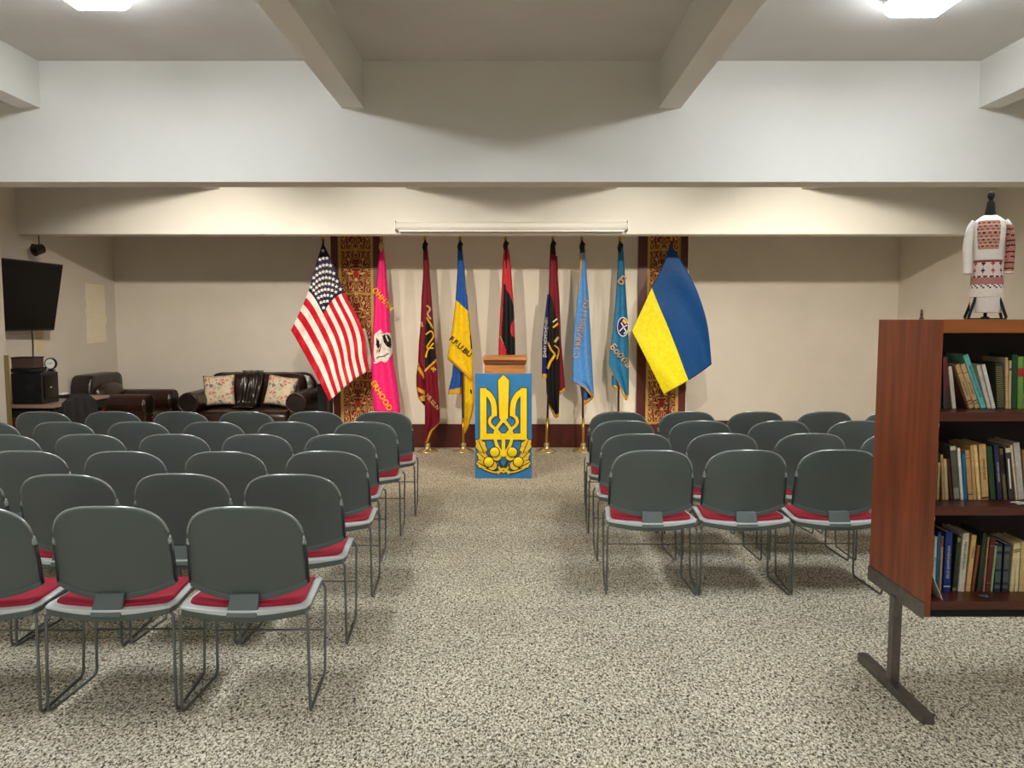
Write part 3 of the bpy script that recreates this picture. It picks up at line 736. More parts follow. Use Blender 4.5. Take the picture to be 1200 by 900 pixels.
# folded fly corner hanging behind the right edge
bm = bmesh.new()
g = [[bm.verts.new(P(x, y, 8.97 + .02*k)) for k, x in enumerate(xs)] for y, xs in ((385, (422, 425, 428)), (405, (426, 430, 433)), (425, (430, 434, 436.5)), (436, (430, 434, 436)))]
for j in range(3):
    for i in range(2): bm.faces.new((g[j][i], g[j+1][i], g[j+1][i+1], g[j][i+1])).material_index = 0
wchild(obj('folded_corner', bm, CL['white'], us, smooth=True, solid=.003), us)
def d2(px, py, u, v):
    return 8.84 - .04*math.sin(6*(v+.4*u) + 1)*(.2+u) + .05*u - .02*math.sin(14*v + 4*u)*sm(u*3)*(1-.5*v)
big_flag('blue and yellow Ukrainian flag spread over the right tapestry', (787, 282), (783, 0),
    coons([(786, 286), (802, 312), (817, 341), (829, 380), (834, 427)], [(740.5, 388), (758, 422), (778, 462)],
          [(786, 286), (776, 313), (764, 337), (752, 363), (740.5, 388)], [(834, 427), (813, 442), (778, 462)], (-5, 2)),
    lambda u, v: 'ublue' if v < .5 else 'uyellow', ['ublue', 'uyellow'], 50, 60, d2)

# ------------------------------------------------------------------ tapestry panels
for (xa, xb, fa, fb, lab) in ((398, 439, 390, 447, 'left'), (757, 796, 746.5, 804, 'right')):
    D = CY - .02; z0, z1 = .285, 2.70
    XA, XB, FA, FB = [P(x, 400, D).x for x in (xa, xb, fa, fb)]
    xc = (XA+XB)/2
    t = empty('tapestry_panel', (xc, CY, z0), label=f'rust and gold scroll tapestry in dark wooden frame, {lab} of the flags', cat='tapestry', group='tapestry panels on the stage wall')
    obj('fabric', bx(XA-xc, XB-xc, -.02, 0, 0, z1-z0), M['tapestry'], t)
    for a, b in ((XA-xc, XA-xc+.035), (XB-xc-.035, XB-xc)): obj('gold_border', bx(a, b, -.024, -.02, 0, z1-z0), M['goldtrim'], t)
    for a, b in ((FA-xc, XA-xc), (XB-xc, FB-xc)): obj('frame_post', bx(a, b, -.045, 0, 0, z1-z0), M['maho'], t)

# ------------------------------------------------------------------ projector screen case
t = empty('projector_screen_case', (0, 8.0, 2.46), label='long white roll-up projector screen case under the second beam', cat='projector screen')
a, b = P(464, 270, 7.94).x, P(735, 270, 7.94).x
bm = bmesh.new(); tube(bm, [(a, -.055, .045), (b, -.055, .045)], .045, 16); obj('case', bm, M['white'], t, smooth=True)
obj('back_rail', bx(a, b, -.03, 0, .01, .095), M['white'], t)
obj('weight_bar', bx(a+.03, b-.03, -.075, -.05, -.012, .004), M['white'], t)
for x in (a-.012, b): obj('end_cap', bx(x, x+.012, -.105, 0, -.005, .10), M['pan'], t, bevel=.004)

# ------------------------------------------------------------------ lectern and emblem board
t = empty('lectern', (-.07, 7.82, 0), label='light oak lectern standing behind the blue emblem board', cat='lectern')
for s in (-1, 1): obj('side_panel', bx(s*.19-.012, s*.19+.012, -.2, .2, 0, 1.12), M['oak'], t)
obj('front_panel', bx(-.178, .178, -.2, -.18, .02, 1.12), M['oak'], t)
obj('base', bx(-.23, .23, -.24, .24, 0, .05), M['oak'], t, bevel=.008)
obj('shelf', bx(-.178, .178, -.18, .2, .6, .62), M['oak'], t)
obj('top', bx(-.22, .22, -.235, .25, 1.15, 1.185), M['oak'], t, bevel=.006)
obj('top_moulding', bx(-.212, .212, -.222, .21, 1.12, 1.15), mat('dark_oak_moulding', (110, 62, 34), .5), t)

BW, BH = .555, 1.03; YBd = 7.46
bt = empty('emblem_board', (P(590, 500, YBd).x, YBd, 0), label='blue board with yellow trident and oak wreath before the lectern', cat='sign')
bt.rotation_euler = (math.radians(-2.0), 0, 0)
obj('board', bx(-BW/2, BW/2, 0, .03, 0, BH), M['board'], bt, bevel=.003)
def bp(x, y, off=0):   # drawing units of the emblem: 367 wide, 687 high, centre 283
    return Vector(((x-283)/372*BW, off, (842-y)/687*BH))
class Strip(list): pass
def relief(name, polys, m, th, parent=bt, lift=0):
    bm = bmesh.new()
    for q_, pl in enumerate(polys):
        fr = [bm.verts.new(bp(x, y, -th-lift-.0004*q_)) for x, y in pl]; bk = [bm.verts.new(bp(x, y, .002)) for x, y in pl]
        n = len(pl)
        if isinstance(pl, Strip):
            for i in range(n//2 - 1): bm.faces.new((fr[i], fr[i+1], fr[n-2-i], fr[n-1-i]))
        else: bm.faces.new(fr).normal_update()
        for i in range(n): bm.faces.new((fr[i], bk[i], bk[(i+1)%n], fr[(i+1)%n]))
    bmesh.ops.triangulate(bm, faces=[f for f in bm.faces if len(f.verts) > 4])
    return obj(name, bm, m, parent)
def ribbon(pts, w, sm_=True):
    if sm_ and len(pts) > 2: pts = smoothpl(pts, 12)
    L, R = [], []
    for i, (x, y) in enumerate(pts):
        a = pts[max(0, i-1)]; b = pts[min(len(pts)-1, i+1)]; tx, ty = b[0]-a[0], b[1]-a[1]; d = math.hypot(tx, ty) or 1
        ww = w if not isinstance(w, tuple) else w[0]+(w[1]-w[0])*i/(len(pts)-1)
        L.append((x-ty/d*ww/2, y+tx/d*ww/2)); R.append((x+ty/d*ww/2, y-tx/d*ww/2))
    return Strip(L + R[::-1])
mir = lambda pl: type(pl)([(566-x, y) for x, y in pl][::-1])
def trident(g):
    S1 = [(283, 163-g), (320+g, 200), (312+g, 445), (283, 478+g), (256-g, 445), (248-g, 200)]
    left = [ribbon([(151, 250-g), (151, 587+g)], 42+2*g, False),
            ribbon([(150, 268), (184, 288), (212, 330), (222, 380), (223, 432)], 36+2*g),
            ribbon([(223, 425), (199, 445), (192, 470), (204, 494), (236, 522), (280, 574)], 20+2*g),
            ribbon([(297, 436), (268, 472), (240, 512), (227, 560), (240, 622), (278, 688)], 21+2*g)]
    pls = [S1, ribbon([(130-g, 566), (436+g, 566)], 40+2*g, False), ribbon([(283, 560), (283, 698+g)], 24+2*g, False)]
    for p in left: pls += [p, mir(p)]
    return pls
relief('trident_outline', trident(5), M['ochre'], .006)
pl = trident(0)
bm = None
for k, p in enumerate(pl): pass
relief('trident', pl, M['yellow'], .014)
def lobed(cx, cy, L_, W_, ang, g=0):
    pts = []; n = 84
    for k in range(n):
        th = 2*PI*k/n; r = 1 + .12*math.cos(7*th)
        x, y = math.cos(th)*(L_/2+g)*r, math.sin(th)*(W_/2+g)*r
        c, q = math.cos(ang), math.sin(ang); pts.append((cx+x*c-y*q, cy+x*q+y*c))
    return pts
for mfun in (lambda p: p, mir):
    for (cx, cy, l, w_, a) in ((137, 632, 104, 62, 1.15), (150, 700, 92, 58, .75), (140, 750, 70, 46, .5)):
        relief('leaf_outline', [mfun(lobed(cx, cy, l, w_, a, 6))], M['ochre'], .006)
        lf = relief('oak_leaf', [mfun(lobed(cx, cy, l, w_, a))], M['leafy'], .012)
        c, q = math.cos(a), math.sin(a)
        relief('leaf_vein', [mfun(ribbon([(cx-l*.4*c, cy-l*.4*q), (cx+l*.42*c, cy+l*.42*q)], 5, False))], M['ochre'], .014, lf)
    for (cx, cy, dx, dy) in ((225, 668, 14, 26), (186, 732, 24, 24)):
        relief('acorn_cup_outline', [mfun(lobed(cx+dx, cy+dy, 60, 60, 0, 5))], M['ochre'], .009)
        cp = relief('acorn_cup', [mfun([(cx+dx+30*math.cos(2*PI*k/20), cy+dy+30*math.sin(2*PI*k/20)) for k in range(20)])], M['leafy'], .016)
        relief('acorn_outline', [mfun([(cx+36.5*math.cos(2*PI*k/20), cy+36.5*math.sin(2*PI*k/20)) for k in range(20)])], M['ochre'], .018)
        # domed nut
        bm = bmesh.new(); rings = []
        for s in range(5):
            r = 31*math.cos(s/5*PI/2); z = .019 + .016*math.sin(s/5*PI/2)
            rings.append([bm.verts.new(bp(*mfun([(cx+r*math.cos(2*PI*k/20), cy+r*math.sin(2*PI*k/20))])[0], -z)) for k in range(20)])
        for A, B in zip(rings, rings[1:]):
            for k in range(20): bm.faces.new((A[k], A[(k+1)%20], B[(k+1)%20], B[k]))
        bm.faces.new(rings[-1]); obj('acorn', bm, M['yellow'], bt, smooth=True)
relief('stem_outline', [ribbon([(150, 775), (200, 795), (240, 800), (283, 775), (326, 800), (366, 795), (416, 775)], 20), ribbon([(248, 715), (283, 770), (318, 715)], 14), ribbon([(250, 765), (283, 800), (316, 765)], 22)], M['ochre'], .007)
relief('stem', [ribbon([(150, 775), (200, 795), (240, 800), (283, 775), (326, 800), (366, 795), (416, 775)], 10), ribbon([(246, 812), (283, 780), (320, 812)], 9), ribbon([(250, 765), (283, 800), (316, 765)], 12)], M['leafy'], .015)
bt.location.y = YBd - .02

# ------------------------------------------------------------------ bookcase
BX0, BX1, BY0, BY1 = 1.59, 2.62, 2.88, 3.34
t = empty('bookcase', (BX0, BY0, 0), label='teak bookcase on steel T legs beside the right chair block', cat='bookcase')
W_ = BX1 - BX0; Dp = BY1 - BY0
sp = obj('side_panel', bx(0, .025, 0, Dp, .41, 1.552), M['wood'], t, bevel=.002)
sp2 = obj('side_panel', bx(W_-.025, W_, 0, Dp, .41, 1.552), M['wood'], t, bevel=.002)
obj('top_board', bx(.025, W_-.025, .0202, Dp, 1.535, 1.552), M['wood'], t)
o = obj('fascia', bx(.025, W_-.025, .0, .02, 1.502, 1.552), M['woodl'], t); o['label'] = 'lighter orange-brown top fascia'
obj('back_panel', bx(.025, W_-.025, Dp-.05, Dp-.035, .45, 1.53), M['woodback'], t)
for z0, z1 in ((1.168, 1.203), (.806, .841), (.435, .469)):
    obj('shelf', bx(.025, W_-.025, .0, Dp-.05, z0, z1), M['woodd'], t, bevel=.002)
for x in (-.004, W_): obj('side_steel_band', bx(x, x+.004, -.002, Dp+.002, .398, .462), M['steel'], t)
obj('under_rail', bx(.0, W_, .02, .06, .40, .434), M['blackm'], t)
obj('under_rail', bx(.0, W_, Dp-.06, Dp-.02, .40, .434), M['blackm'], t)
for x in (-.01, W_-.03):
    obj('leg_post', bx(x, x+.036, Dp/2-.02, Dp/2+.02, .035, .41), M['steel'], t, bevel=.002)
    obj('leg_foot', bx(x-.004, x+.042, -.05, Dp+.05, 0, .038), M['steel'], t, bevel=.002)
for z in (1.15, .79): obj('shelf_clip', bx(.025, .031, .01, .02, z-.006, z+.01), M['white'], t)

# books: (x at base, x at top, top y, width px, depth m, colour, style)
BK = {}
def bkmat(c):
    if c not in BK: BK[c] = mat('book_cover', c, .6, noise=.16, nscale=60, bump=.15, bscale=200)
    return BK[c]
INK = {'ink': mat('dark_ink', (34, 24, 20), .7), 'navyink': mat('blue_ink', (22, 48, 98), .7), 'whiteink': mat('pale_ink', (214, 206, 190), .7),
       'goldink': mat('gold_stamp', (150, 134, 80), .5), 'redband': mat('red_label', (176, 30, 20), .6)}
BYF = 2.985
def book(basey, xl, xr, xt, yt, col, label, title=None, bands=(), face=None, dep=.15, lift=0, ydepth=0, cat='book', grp=''):
    """xl..xr: spine foot, xt: left edge at the head"""
    yf = BYF + ydepth
    a = P(xl, basey, yf); b = P(xr, basey, yf); c = P(xt, yt, yf)
    zb = {481: 1.203, 586: .841, 692: .469}[basey]
    wd = (b.x - a.x) - .0008; hgt = math.hypot(c.x - a.x, c.z - a.z); ang = math.atan2(c.x - a.x, c.z - zb)
    # undo the spread of the photo's verticals so that upright books stand upright
    up = P(xl, yt, yf).x; ang = math.atan2(c.x - a.x, c.z - zb)
    if abs(c.x - a.x) < .006: ang = 0
    w2 = wd*math.cos(ang); 
    z0 = zb + (w2*math.sin(-ang) if ang < 0 else 0) + .0005
    x0 = a.x
    t = empty('book', (x0 + (0 if ang <= 0 else 0), yf, zb + .0005), label=label, cat=cat, group=grp)
    t.rotation_euler = (0, ang, 0)
    if ang > 0: t.location.z = zb + .0005 + w2*math.sin(ang)
    hh = hgt
    ct = min(.0022, w2*.2)
    bm = bmesh.new()
    box(bm, 0, ct, 0, dep, 0, hh); box(bm, w2-ct, w2, 0, dep, 0, hh); box(bm, ct, w2-ct, 0, .003, 0, hh)
    obj('cover', bm, bkmat(col), t, bevel=.0006)
    obj('pages', bx(ct, w2-ct, .003, dep-.004, .003, hh-.004), M['paper'], t)
    for (za, zc, mk) in bands:
        obj('spine_band', bx(.0006, w2-.0006, -.0007, 0, za*hh, zc*hh), INK[mk] if isinstance(mk, str) else bkmat(mk), t)
    if title:
        s, size, zc, mk = title
        me = text_mesh(s, size*w2); bm = bmesh.new(); bm.from_mesh(me); bpy.data.meshes.remove(me)
        for v in bm.verts:
            x, y = v.co.x, v.co.y; v.co = Vector((w2/2 + y, -.0009, hh*zc - x))
        obj('title', bm, INK[mk], t)
    return t
g1, g2, g3 = 'books on the top shelf', 'books on the middle shelf', 'books on the bottom shelf'
B1 = [
 (1099, 1103.5, 1099.5, 426, (38, 66, 66), 'dark teal book at the left end of the top shelf', None, ()),
 (1105.5, 1111, 1105, 420, (72, 52, 42), 'dark red and green book on top shelf beside the cream one', None, ((.35, .98, (120, 40, 46)),)),
 (1116, 1120.8, 1111.3, 431.5, (224, 212, 190), 'thin cream book leaning left on the top shelf', None, ()),
 (1133.2, 1135.5, 1116.8, 432, (96, 62, 34), 'brown book leaning left behind the first tan paperback', None, ()),
 (1136, 1142.2, 1119.5, 430, (206, 166, 112), 'left one of two tan paperbacks leaning on top shelf', ('КНИГА ВІРШІВ', .42, .45, 'ink'), ((.10, .115, 'ink'), (.80, .812, 'ink'), (.16, .18, 'ink'))),
 (1142.8, 1149, 1126, 429.5, (210, 172, 118), 'right one of two tan paperbacks leaning on turquoise book', ('ДРУГА КНИГА', .42, .45, 'ink'), ((.10, .115, 'ink'), (.80, .812, 'ink'), (.16, .18, 'ink'))),
 (1150, 1156.8, 1129, 418.5, (112, 198, 186), 'tall turquoise book leaning left on the top shelf', ('УКРАЇНСЬКА КУЛЬТУРА', .56, .5, 'navyink'), ()),
 (1157.5, 1162, 1144.8, 430.5, (216, 204, 184), 'cream book leaning against the turquoise book', None, ()),
 (1162.8, 1167.3, 1150.8, 429.5, (230, 222, 208), 'white book leaning left, last of the leaning row', None, ()),
 (1168.5, 1177, 1166.5, 427, (44, 46, 34), 'black book with pale olive ornament on its spine', None, tuple((.04+k*.045, .055+k*.045, 'goldink') for k in range(20))),
 (1178.3, 1181.8, 1178.2, 421, (200, 172, 122), 'tan book with ragged spine beside the ornamented black book', None, ()),
 (1182, 1185, 1182.8, 424.5, (214, 182, 126), 'thin pale tan book left of the dark green one', None, ((.80, .84, 'ink'),)),
 (1185.5, 1191.5, 1186.5, 417, (36, 72, 40), 'dark green book on the top shelf', None, ()),
 (1192.2, 1199, 1193, 420, (112, 158, 70), 'light green book with a red band', None, ((.62, .78, 'redband'),)),
 (1199.5, 1205, 1200.5, 424, (200, 176, 120), 'tan book at the right edge of the photo, top shelf', None, ())]
for d in B1:
    xl, xr, xt, yt, c, lab, ti, bn = d; book(481, xl, xr, xt, yt, c, lab, ti, bn, grp=g1)
B2 = [
 (1094.5, 1097, 1096.5, 521, (120, 106, 76), 'olive-brown worn booklet at left end of middle shelf', None, ()),
 (1097.5, 1100.3, 1099.8, 542, (190, 160, 110), 'short tan booklet at left end of middle shelf', None, ()),
 (1104.5, 1107.5, 1102.3, 533, (180, 148, 100), 'tan pamphlet, first of two leaning left on middle shelf', None, ()),
 (1108, 1112, 1105.5, 538, (206, 178, 128), 'pale pamphlet, second of two leaning left on middle shelf', None, ()),
 (1114, 1117, 1109.8, 538, (70, 44, 28), 'thin dark brown booklet left of the grey book', None, ()),
 (1118, 1125, 1113, 523, (96, 88, 76), 'worn grey book with white label at its head', None, ((.92, .99, 'whiteink'), (.02, .22, (150, 142, 124)))),
 (1126, 1129.6, 1121.8, 525.5, (236, 230, 218), 'narrow white book on the middle shelf', None, ()),
 (1130, 1134, 1127.3, 532, (30, 110, 150), 'narrow bright blue book on the middle shelf', None, ()),
 (1135, 1140.5, 1131, 528, (196, 150, 96), 'light brown book with dark spine lines, middle shelf', None, ((.10, .115, 'ink'), (.84, .85, 'ink'), (.9, .91, 'ink'))),
 (1140.8, 1144.8, 1137, 522, (206, 164, 100), 'tan book left of the pale yellow book', None, ()),
 (1146, 1150, 1141, 521.5, (238, 206, 140), 'pale yellow narrow book on the middle shelf', None, ()),
 (1151, 1159.2, 1147.2, 521, (212, 170, 108), 'tan book with speckled stained spine, middle shelf', ('КОБЗАР ПОЕЗІЇ', .4, .55, 'ink'), ((.02, .05, 'ink'),)),
 (1161, 1167.5, 1156, 523.5, (34, 70, 32), 'dark green book on the middle shelf', None, ()),
 (1169.5, 1175, 1164.5, 521, (42, 42, 74), 'navy book with faded title, middle shelf', ('ІСТОРІЯ УКРАЇНИ', .5, .5, 'whiteink'), ()),
 (1176.8, 1180.8, 1171.5, 526, (112, 98, 58), 'olive book between navy and charcoal books', None, ((.5, .88, (28, 24, 22)),)),
 (1182.5, 1189, 1177.8, 524.5, (66, 56, 52), 'charcoal book with white square and stripe labels', None, ((.90, .985, 'whiteink'),)),
 (1190.5, 1193, 1184, 522, (228, 204, 154), 'thin cream book left of wide grey-white book', None, ()),
 (1193.4, 1200.8, 1187.5, 519.5, (196, 188, 176), 'wide grey-white book on the middle shelf', None, ()),
 (1201.5, 1207, 1197.5, 528, (150, 110, 70), 'brown book at right edge of photo, middle shelf', None, ())]
for d in B2:
    xl, xr, xt, yt, c, lab, ti, bn = d
    bk = book(586, xl, xr, xt, yt, c, lab, ti, bn, grp=g2)
    if 'stripe labels' in lab:
        obj('white_stripe', bx(.006, .0125, -.0012, 0, .045, .165), M['print_white'], bk, bevel=.001)
B3 = [
 (1088.8, 1091.5, 1089.5, 627.5, (214, 210, 200), 'thin white booklet at left end of bottom shelf', None, ()),
 (1092.5, 1096, 1094.3, 627.5, (190, 200, 178), 'pale green book with small title, bottom shelf', ('ВІРШІ', .5, .6, 'ink'), ()),
 (1096.5, 1100, 1101, 622.5, (20, 96, 140), 'teal blue narrow book on the bottom shelf', None, ()),
 (1100.5, 1103.3, 1104.6, 627.5, (184, 146, 106), 'tan narrow book with red head on bottom shelf', None, ((.82, .99, (160, 50, 40)),)),
 (1105.5, 1113.5, 1110.3, 622, (20, 54, 132), 'wide royal blue book with pale vertical title', ('УКРАЇНСЬКИЙ СПІВ', .5, .5, 'whiteink'), ((.08, .1, 'whiteink'),)),
 (1116, 1120.3, 1122.5, 627, (40, 56, 24), 'dark green book right of the royal blue one', None, ((.02, .07, 'goldink'), (.9, .97, 'goldink'))),
 (1122.5, 1130, 1129, 623.5, (212, 202, 182), 'wide cream book with black title and torn edges', ('ТАРАС ШЕВЧЕНКО', .5, .62, 'ink'), ()),
 (1131.5, 1137.2, 1139.5, 626, (216, 176, 110), 'tan book with dark title right of the cream one', ('НАРИСИ', .62, .7, 'ink'), ()),
 (1138.3, 1141.8, 1146, 638, (132, 70, 44), 'worn rust-coloured short book on bottom shelf', None, ()),
 (1145, 1149.5, 1152.5, 623.5, (44, 62, 32), 'tall dark green book in the middle of bottom shelf', None, ()),
 (1152, 1154, 1158, 628, (170, 130, 100), 'thin pinkish-tan booklet beside the brown-red book', None, ()),
 (1154.5, 1160.5, 1161.3, 630, (98, 38, 26), 'brown-red book with gilt lines on bottom shelf', None, ((.16, .17, 'goldink'), (.86, .87, 'goldink'))),
 (1160.8, 1163.3, 1166.6, 638, (150, 176, 130), 'thin pale green book on the bottom shelf', None, ()),
 (1165.2, 1172, 1169, 635.5, (24, 36, 62), 'left one of two matching navy and gold volumes', None, ((.07, .14, (92, 96, 84)), (.2, .42, (84, 90, 80)), (.47, .78, (84, 90, 80)), (.84, .93, (92, 96, 84)))),
 (1174.5, 1181.5, 1178.3, 635.5, (24, 36, 62), 'right one of two matching navy and gold volumes', None, ((.07, .14, (92, 96, 84)), (.2, .42, (84, 90, 80)), (.47, .78, (84, 90, 80)), (.84, .93, (92, 96, 84)))),
 (1183.5, 1188, 1188.5, 636, (224, 206, 152), 'left one of two pale yellow books, bottom shelf', None, ((.82, .84, 'ink'), (.86, .88, 'ink'))),
 (1188.9, 1193.2, 1193.7, 635, (228, 212, 160), 'right one of two pale yellow books, bottom shelf', None, ((.82, .84, 'ink'), (.86, .88, 'ink'))),
 (1194, 1202, 1197, 634, (206, 178, 118), 'ochre book at right edge of photo, bottom shelf', None, ())]
for d in B3:
    xl, xr, xt, yt, c, lab, ti, bn = d; book(692, xl, xr, xt, yt, c, lab, ti, bn, grp=g3)
# white pamphlet leaning at the left of the bottom shelf, and two loose papers
bm = bmesh.new(); a = P(1099.5, 703, 2.90); 
vs = [bm.verts.new(v) for v in ((a.x-.016, 2.90, .4695), (a.x-.003, 2.90, .4695), (a.x-.032, 2.92, .60), (a.x-.034, 2.93, .62))]
bm.free()
bm = bmesh.new(); p = [(1.668, 2.895, .4695), (1.655, 3.06, .4695), (1.619, 3.06, .66), (1.619, 2.96, .66), (1.625, 2.93, .60)]
bm.faces.new([bm.verts.new(v) for v in p])
tag(obj('pamphlet', bm, mat('white_card', (206, 198, 184), .8), solid=.003), 'white pamphlet leaning on bottom shelf against the left side', 'pamphlet')
for (x, y, z, sx_, sy_, c, lab) in ((1.985, 2.925, .8415, .085, .05, (232, 228, 222), 'loose white slip lying on the middle shelf'), (1.852, 2.93, .4695, .03, .025, (40, 120, 140), 'small crumpled teal paper on bottom shelf before the navy volumes')):
    bm = bmesh.new(); n = 5; g = [[bm.verts.new((x+sx_*(i/n-.5), y+sy_*(j/n-.5), z+.002+.002*math.sin(i*1.7+j))) for i in range(n+1)] for j in range(n+1)]
    for j in range(n):
        for i in range(n): bm.faces.new((g[j][i], g[j][i+1], g[j+1][i+1], g[j+1][i]))
    tag(obj('paper_slip', bm, mat('slip_paper', c, .8), solid=.0012), lab, 'paper')

# ------------------------------------------------------------------ small dress form on the bookcase
MX, MY, MZ = P(1156, 372, 3.1).x, 3.1, 1.5525
k = 3.1/900
t = empty('dress_form', (MX - .006, MY, MZ), rz=math.radians(-22), label='small black mannequin in white embroidered blouse and apron atop bookcase', cat='mannequin')
emb = {'w': mat('linen', (232, 226, 214), .9, noise=.05, nscale=80, bump=.2, bscale=200), 'r': mat('red_stitch', (150, 76, 68), .9), 'k': mat('black_stitch', (52, 30, 32), .9),
       'o': mat('tan_stitch', (192, 140, 116), .9), 'p': mat('pink_stitch', (206, 168, 158), .9)}
EK = list(emb); t.scale = (.80, .85, .885)
def smoothpl3(p, n):
    return [Vector((*a, b[1])) for a, b in zip(smoothpl([(q[0], q[1]) for q in p], n*2), smoothpl([(q[0], q[2]) for q in p], n*2))]
def body(name, prof, colfn, th0=0, th1=2*PI, n=96, rows_per=.0035, loc=(0, 0, 0)):
    """prof: (z, rx, ry) ; colour by angle and height"""
    bm = bmesh.new(); z0, z1 = prof[0][0], prof[-1][0]; N = max(2, int((z1-z0)/rows_per)); prev = None
    for j in range(N+1):
        z = z0 + (z1-z0)*j/N
        rx = interp([(a[1], a[0]) for a in prof], z); ry = interp([(a[2], a[0]) for a in prof], z)
        fl = 1 + .03*math.sin(9*z*40)*0
        row = [bm.verts.new((loc[0]+rx*math.cos(th0+(th1-th0)*i/n), loc[1]+ry*math.sin(th0+(th1-th0)*i/n), loc[2]+z)) for i in range(n)]
        if prev:
            for i in range(n):
                fc = bm.faces.new((prev[i], prev[(i+1)%n], row[(i+1)%n], row[i])); fc.material_index = EK.index(colfn(i, z))
        else: bm.faces.new(row[::-1])
        prev = row
    bm.faces.new(prev)
    return obj(name, bm, [emb[k_] for k_ in EK], t, smooth=True)
def cblouse(i, z):
    # front bib of embroidery: front is -y => index 3/4 n
    d = (i - 72 - 0)
    if -15 < d < 9 and .315 < z < .44:
        q = int((z-.3)/.0075); return ('k' if (i//3+q) % 4 == 0 else 'r') if (q % 2 and (i+q) % 5 < 3) else ('o' if q % 4 else 'p')
    return 'w'
body('blouse', [(.255, .058, .045), (.30, .062, .05), (.36, .070, .055), (.41, .074, .05), (.44, .066, .042), (.462, .036, .028), (.468, .022, .02)], cblouse)
def capron(i, z):
    if z < .14: return 'w'
    q = int((z-.14)/.0035)
    if z < .158: return 'k' if (i//2 + q//2) % 3 == 0 else 'w'
    if z < .19: return 'r' if (i+q) % 3 else 'p'
    if z < .197: return 'k' if i % 6 < 4 else 'w'
    if z < .255:
        a, b = i % 10 - 5, (q % 9) - 4
        return ('r' if (i//10) % 2 else 'k') if (abs(a) < 2 and abs(b) < 4 and (a == 0 or abs(b) < 2)) or (abs(a)+abs(b) < 3) else ('p' if (i+q) % 2 else 'w')
    if z < .268: return 'r' if (i+q) % 4 else 'k'
    return 'w'
body('apron', [(.10, .075, .06), (.14, .074, .06), (.20, .070, .056), (.26, .062, .05), (.29, .060, .049)], capron)
body('belt', [(.268, .0635, .051), (.285, .0625, .0505), (.302, .0635, .052)], lambda i, z: 'w')
body('underskirt', [(.03, .071, .056), (.09, .073, .058), (.13, .070, .055)], lambda i, z: 'w', loc=(.004, 0, 0))
def csl(i, z):
    q = int((z+1)/.006); return ('k' if (i+q) % 6 == 0 else 'r' if (i+q*2) % 3 else 'o') if 50 < i < 96 or i < 10 else 'w'
for s in (-1, 1):
    path = [(s*.060, 0, .435), (s*.082, 0, .40), (s*.092, -.004, .33), (s*.090, -.012, .26), (s*.088, -.016, .205)]
    rr = [.020, .026, .024, .022, .020]
    bm = bmesh.new(); tube(bm, smoothpl3(path, 10), .021, 36)
    for f in bm.faces:
        c = f.calc_center_median(); q = int(c.z/.0062)
        if abs(c.x)*s > 0 and (c.x*s > .088 or (c.y < -.004 and s > 0)) and c.z < .42 and c.z > .215: f.material_index = EK.index('k' if q % 4 == 0 else ('r' if (q + int(c.x*300)) % 2 else 'o'))
    # finer stitching rows
    o = obj('sleeve', bm, [emb[k_] for k_ in EK], t, smooth=True)
    bm = bmesh.new()
    for q in range(0):
        z = .225 + q*.009
        for u in range(4):
            if (u + q) % 2: continue
            an = -PI/2 + (.15 + u*.42)*s
            cx, cy = (s*.090, -.01) if z < .33 else (s*(.090-.1*(z-.33)), -.003)
            x, y = cx + math.cos(an)*.0235, cy + math.sin(an)*.0235
            box(bm, x-.003, x+.003, y-.002, y+.002, z, z+.006)
    bm.free()
bm = bmesh.new(); lathe(bm, [(.026, .462), (.024, .475), (.02, .50), (.0165, .522), (.013, .53)], 20); obj('neck_block', bm, M['blackm'], t, smooth=True)
bm = bmesh.new(); lathe(bm, [(.006, .528), (.009, .534), (.0145, .543), (.016, .552), (.0145, .562), (.008, .570), (.003, .572)], 20); obj('neck_knob', bm, M['blackm'], t, smooth=True)
for a in range(4):
    an = PI/4 + a*PI/2
    bm = bmesh.new(); tube(bm, [(.03*math.cos(an), .025*math.sin(an), .19), (.115*math.cos(an), .075*math.sin(an), .007)], .007, 6); obj('stand_leg', bm, M['blackm'], t)
bm = bmesh.new(); lathe(bm, [(.02, 0), (.02, .01), (.008, .014), (.008, .47)], 12); obj('stand_pole', bm, M['blackm'], t)
obj('stand_foot', bx(-.085, .085, -.05, .05, 0, .006), M['blackm'], t)
bm = bmesh.new(); lathe(bm, [(.010, 0), (.008, .006), (.005, .012), (.007, .022), (.004, .028), (.006, .034), (.003, .042)], 12)
o = obj('figurine', bm, mat('carved_brown', (92, 58, 36), .6), smooth=True); o.location = (P(1080, 370, 3.2).x, 3.2, 1.5525)
tag(o, 'tiny carved brown figurine on the bookcase top', 'figurine')

# ------------------------------------------------------------------ loveseat, armchair, cushions
def rbox(name, x0, x1, y0, y1, z0, z1, m, parent, r=.04, puff=0):
    bm = bmesh.new(); nx, ny, nz = 6, 6, 4
    box(bm, x0, x1, y0, y1, z0, z1)
    bmesh.ops.subdivide_edges(bm, edges=bm.edges[:], cuts=4, use_grid_fill=True)
    c = Vector(((x0+x1)/2, (y0+y1)/2, (z0+z1)/2)); hx, hy, hz = (x1-x0)/2, (y1-y0)/2, (z1-z0)/2
    for v in bm.verts:
        d = v.co - c; ux, uy, uz = d.x/hx, d.y/hy, d.z/hz
        for ax, h, o1, o2 in ((0, hx, uy, uz), (1, hy, ux, uz), (2, hz, ux, uy)):
            d[ax] += (1 if d[ax] > 0 else -1)*puff*(1-o1*o1)*(1-o2*o2)*(abs((ux, uy, uz)[ax]) > .99)
        v.co = c + d
    return obj(name, bm, m, parent, smooth=True, bevel=r)
